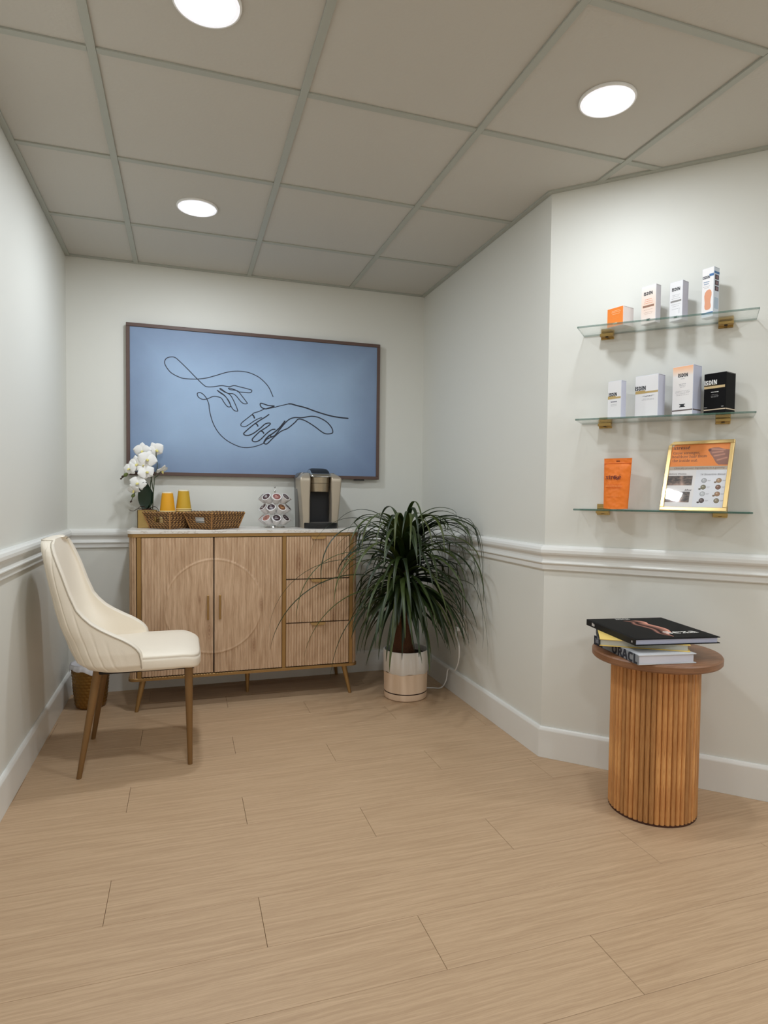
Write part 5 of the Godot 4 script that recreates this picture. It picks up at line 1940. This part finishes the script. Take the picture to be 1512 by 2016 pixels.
	loft(st, [tray.call(0.0, 0.96), tray.call(0.004, 1.0), tray.call(0.026, 1.0), tray.call(0.031, 0.985)])
	obj("drip_tray", st, mat(rgb(14, 14, 15), 0.35), o)
	st = surf()
	for k in 9:
		box(st, Vector3(0, 0.0325, -0.045 + k * 0.0095), Vector3(0.12, 0.002, 0.004), 0.0005)
	obj("drip_grille", st, gun, o)

func make_bin() -> void:
	var o := thing("waste_bin", "gold hammered waste bin with a white liner behind the chair", "bin", Vector3(-0.210, 0, -0.30))
	var m := mat(rgb(150, 112, 56), 0.32, 0.75)
	var st := surf()
	var rings := []
	var NS := 176
	var NR := 84
	for j in NR + 1:
		var t := float(j) / NR
		var y := t * 0.225
		var r := 0.070 + 0.022 * pow(t, 0.7) - 0.006 * smoothed(t, 0.08, 0.0)
		var ring := []
		for k in NS:
			var a := TAU * k / NS
			var ph := k + (4.0 if (j / 6) % 2 else 0.0)
			var d := 0.0026 * maxf(0.0, sin(fmod(ph, 8.0) / 8.0 * PI)) * sin(PI * (j % 6) / 6.0) * (1.0 if t < 0.95 else 0.0)
			ring.append(Vector3(cos(a) * (r + d), y, sin(a) * (r + d)))
		rings.append(ring)
	loft(st, rings, true, true, false, 0)
	obj("bin_body", st, m, o)
	st = surf()
	rings = []
	for e in [[0.072, 0.10], [0.083, 0.20], [0.0885, 0.224], [0.093, 0.231], [0.0985, 0.225], [0.1005, 0.197]]:
		var ring := []
		for k in 72:
			var a := TAU * k / 72
			var wob: float = 0.0016 * sin(k * 1.7) + 0.0012 * sin(k * 3.1 + e[1] * 90.0)
			var yy: float = e[1]
			if e[1] < 0.2 and e[0] > 0.09:
				yy += 0.01 * sin(a * 3.0 + 1.0) + 0.005 * sin(a * 8.0)
			ring.append(Vector3(cos(a) * (e[0] + wob), yy, sin(a) * (e[0] + wob)))
		rings.append(ring)
	loft(st, rings, true, false, false, 0)
	var lm := mat(rgb(226, 224, 226), 0.5)
	obj("bin_liner", st, lm, o)

func make_outlet() -> void:
	var o := thing("wall_outlet", "white wall outlet low on the side wall behind the plant", "outlet", Vector3(1.704, 0.397, 0.095))
	var st := surf()
	box(st, Vector3(-0.003, 0, 0), Vector3(0.006, 0.117, 0.076), 0.002)
	obj("cover_plate", st, M.white, o)
	st = surf()
	for y in [-0.02, 0.02]:
		box(st, Vector3(-0.0065, y, 0), Vector3(0.003, 0.03, 0.034), 0.001)
	obj("socket", st, mat(rgb(226, 226, 222), 0.4), o)
	st = surf()
	box(st, Vector3(-0.0062, 0, 0), Vector3(0.0012, 0.005, 0.005), 0.0004)
	obj("screw", st, M.chrome, o)
	o = thing("power_cord", "white power cord plugged into the outlet and trailing behind the plant pot", "cord", Vector3(1.68, 0.377, 0.095))
	st = surf()
	box(st, Vector3(0.002, 0.001, 0), Vector3(0.028, 0.024, 0.024), 0.004)
	obj("plug", st, M.white, o)
	st = surf()
	var pts := []
	for p in [Vector3(1.672, 0.374, 0.098), Vector3(1.660, 0.350, 0.125), Vector3(1.662, 0.315, 0.155), Vector3(1.668, 0.255, 0.152), Vector3(1.674, 0.2, 0.128), Vector3(1.676, 0.150, 0.09), Vector3(1.676, 0.136, 0.05), Vector3(1.672, 0.138, 0.02), Vector3(1.668, 0.122, 0.0), Vector3(1.665, 0.06, -0.015), Vector3(1.650, 0.012, -0.045), Vector3(1.61, 0.0045, -0.075), Vector3(1.56, 0.0045, -0.095), Vector3(1.50, 0.0045, -0.14), Vector3(1.40, 0.0045, -0.2)]:
		pts.append(p - Vector3(1.68, 0.377, 0.095))
	tube(st, spline(pts, 6), 0.0036, 0.0036, 8)
	obj("cable", st, M.white, o)
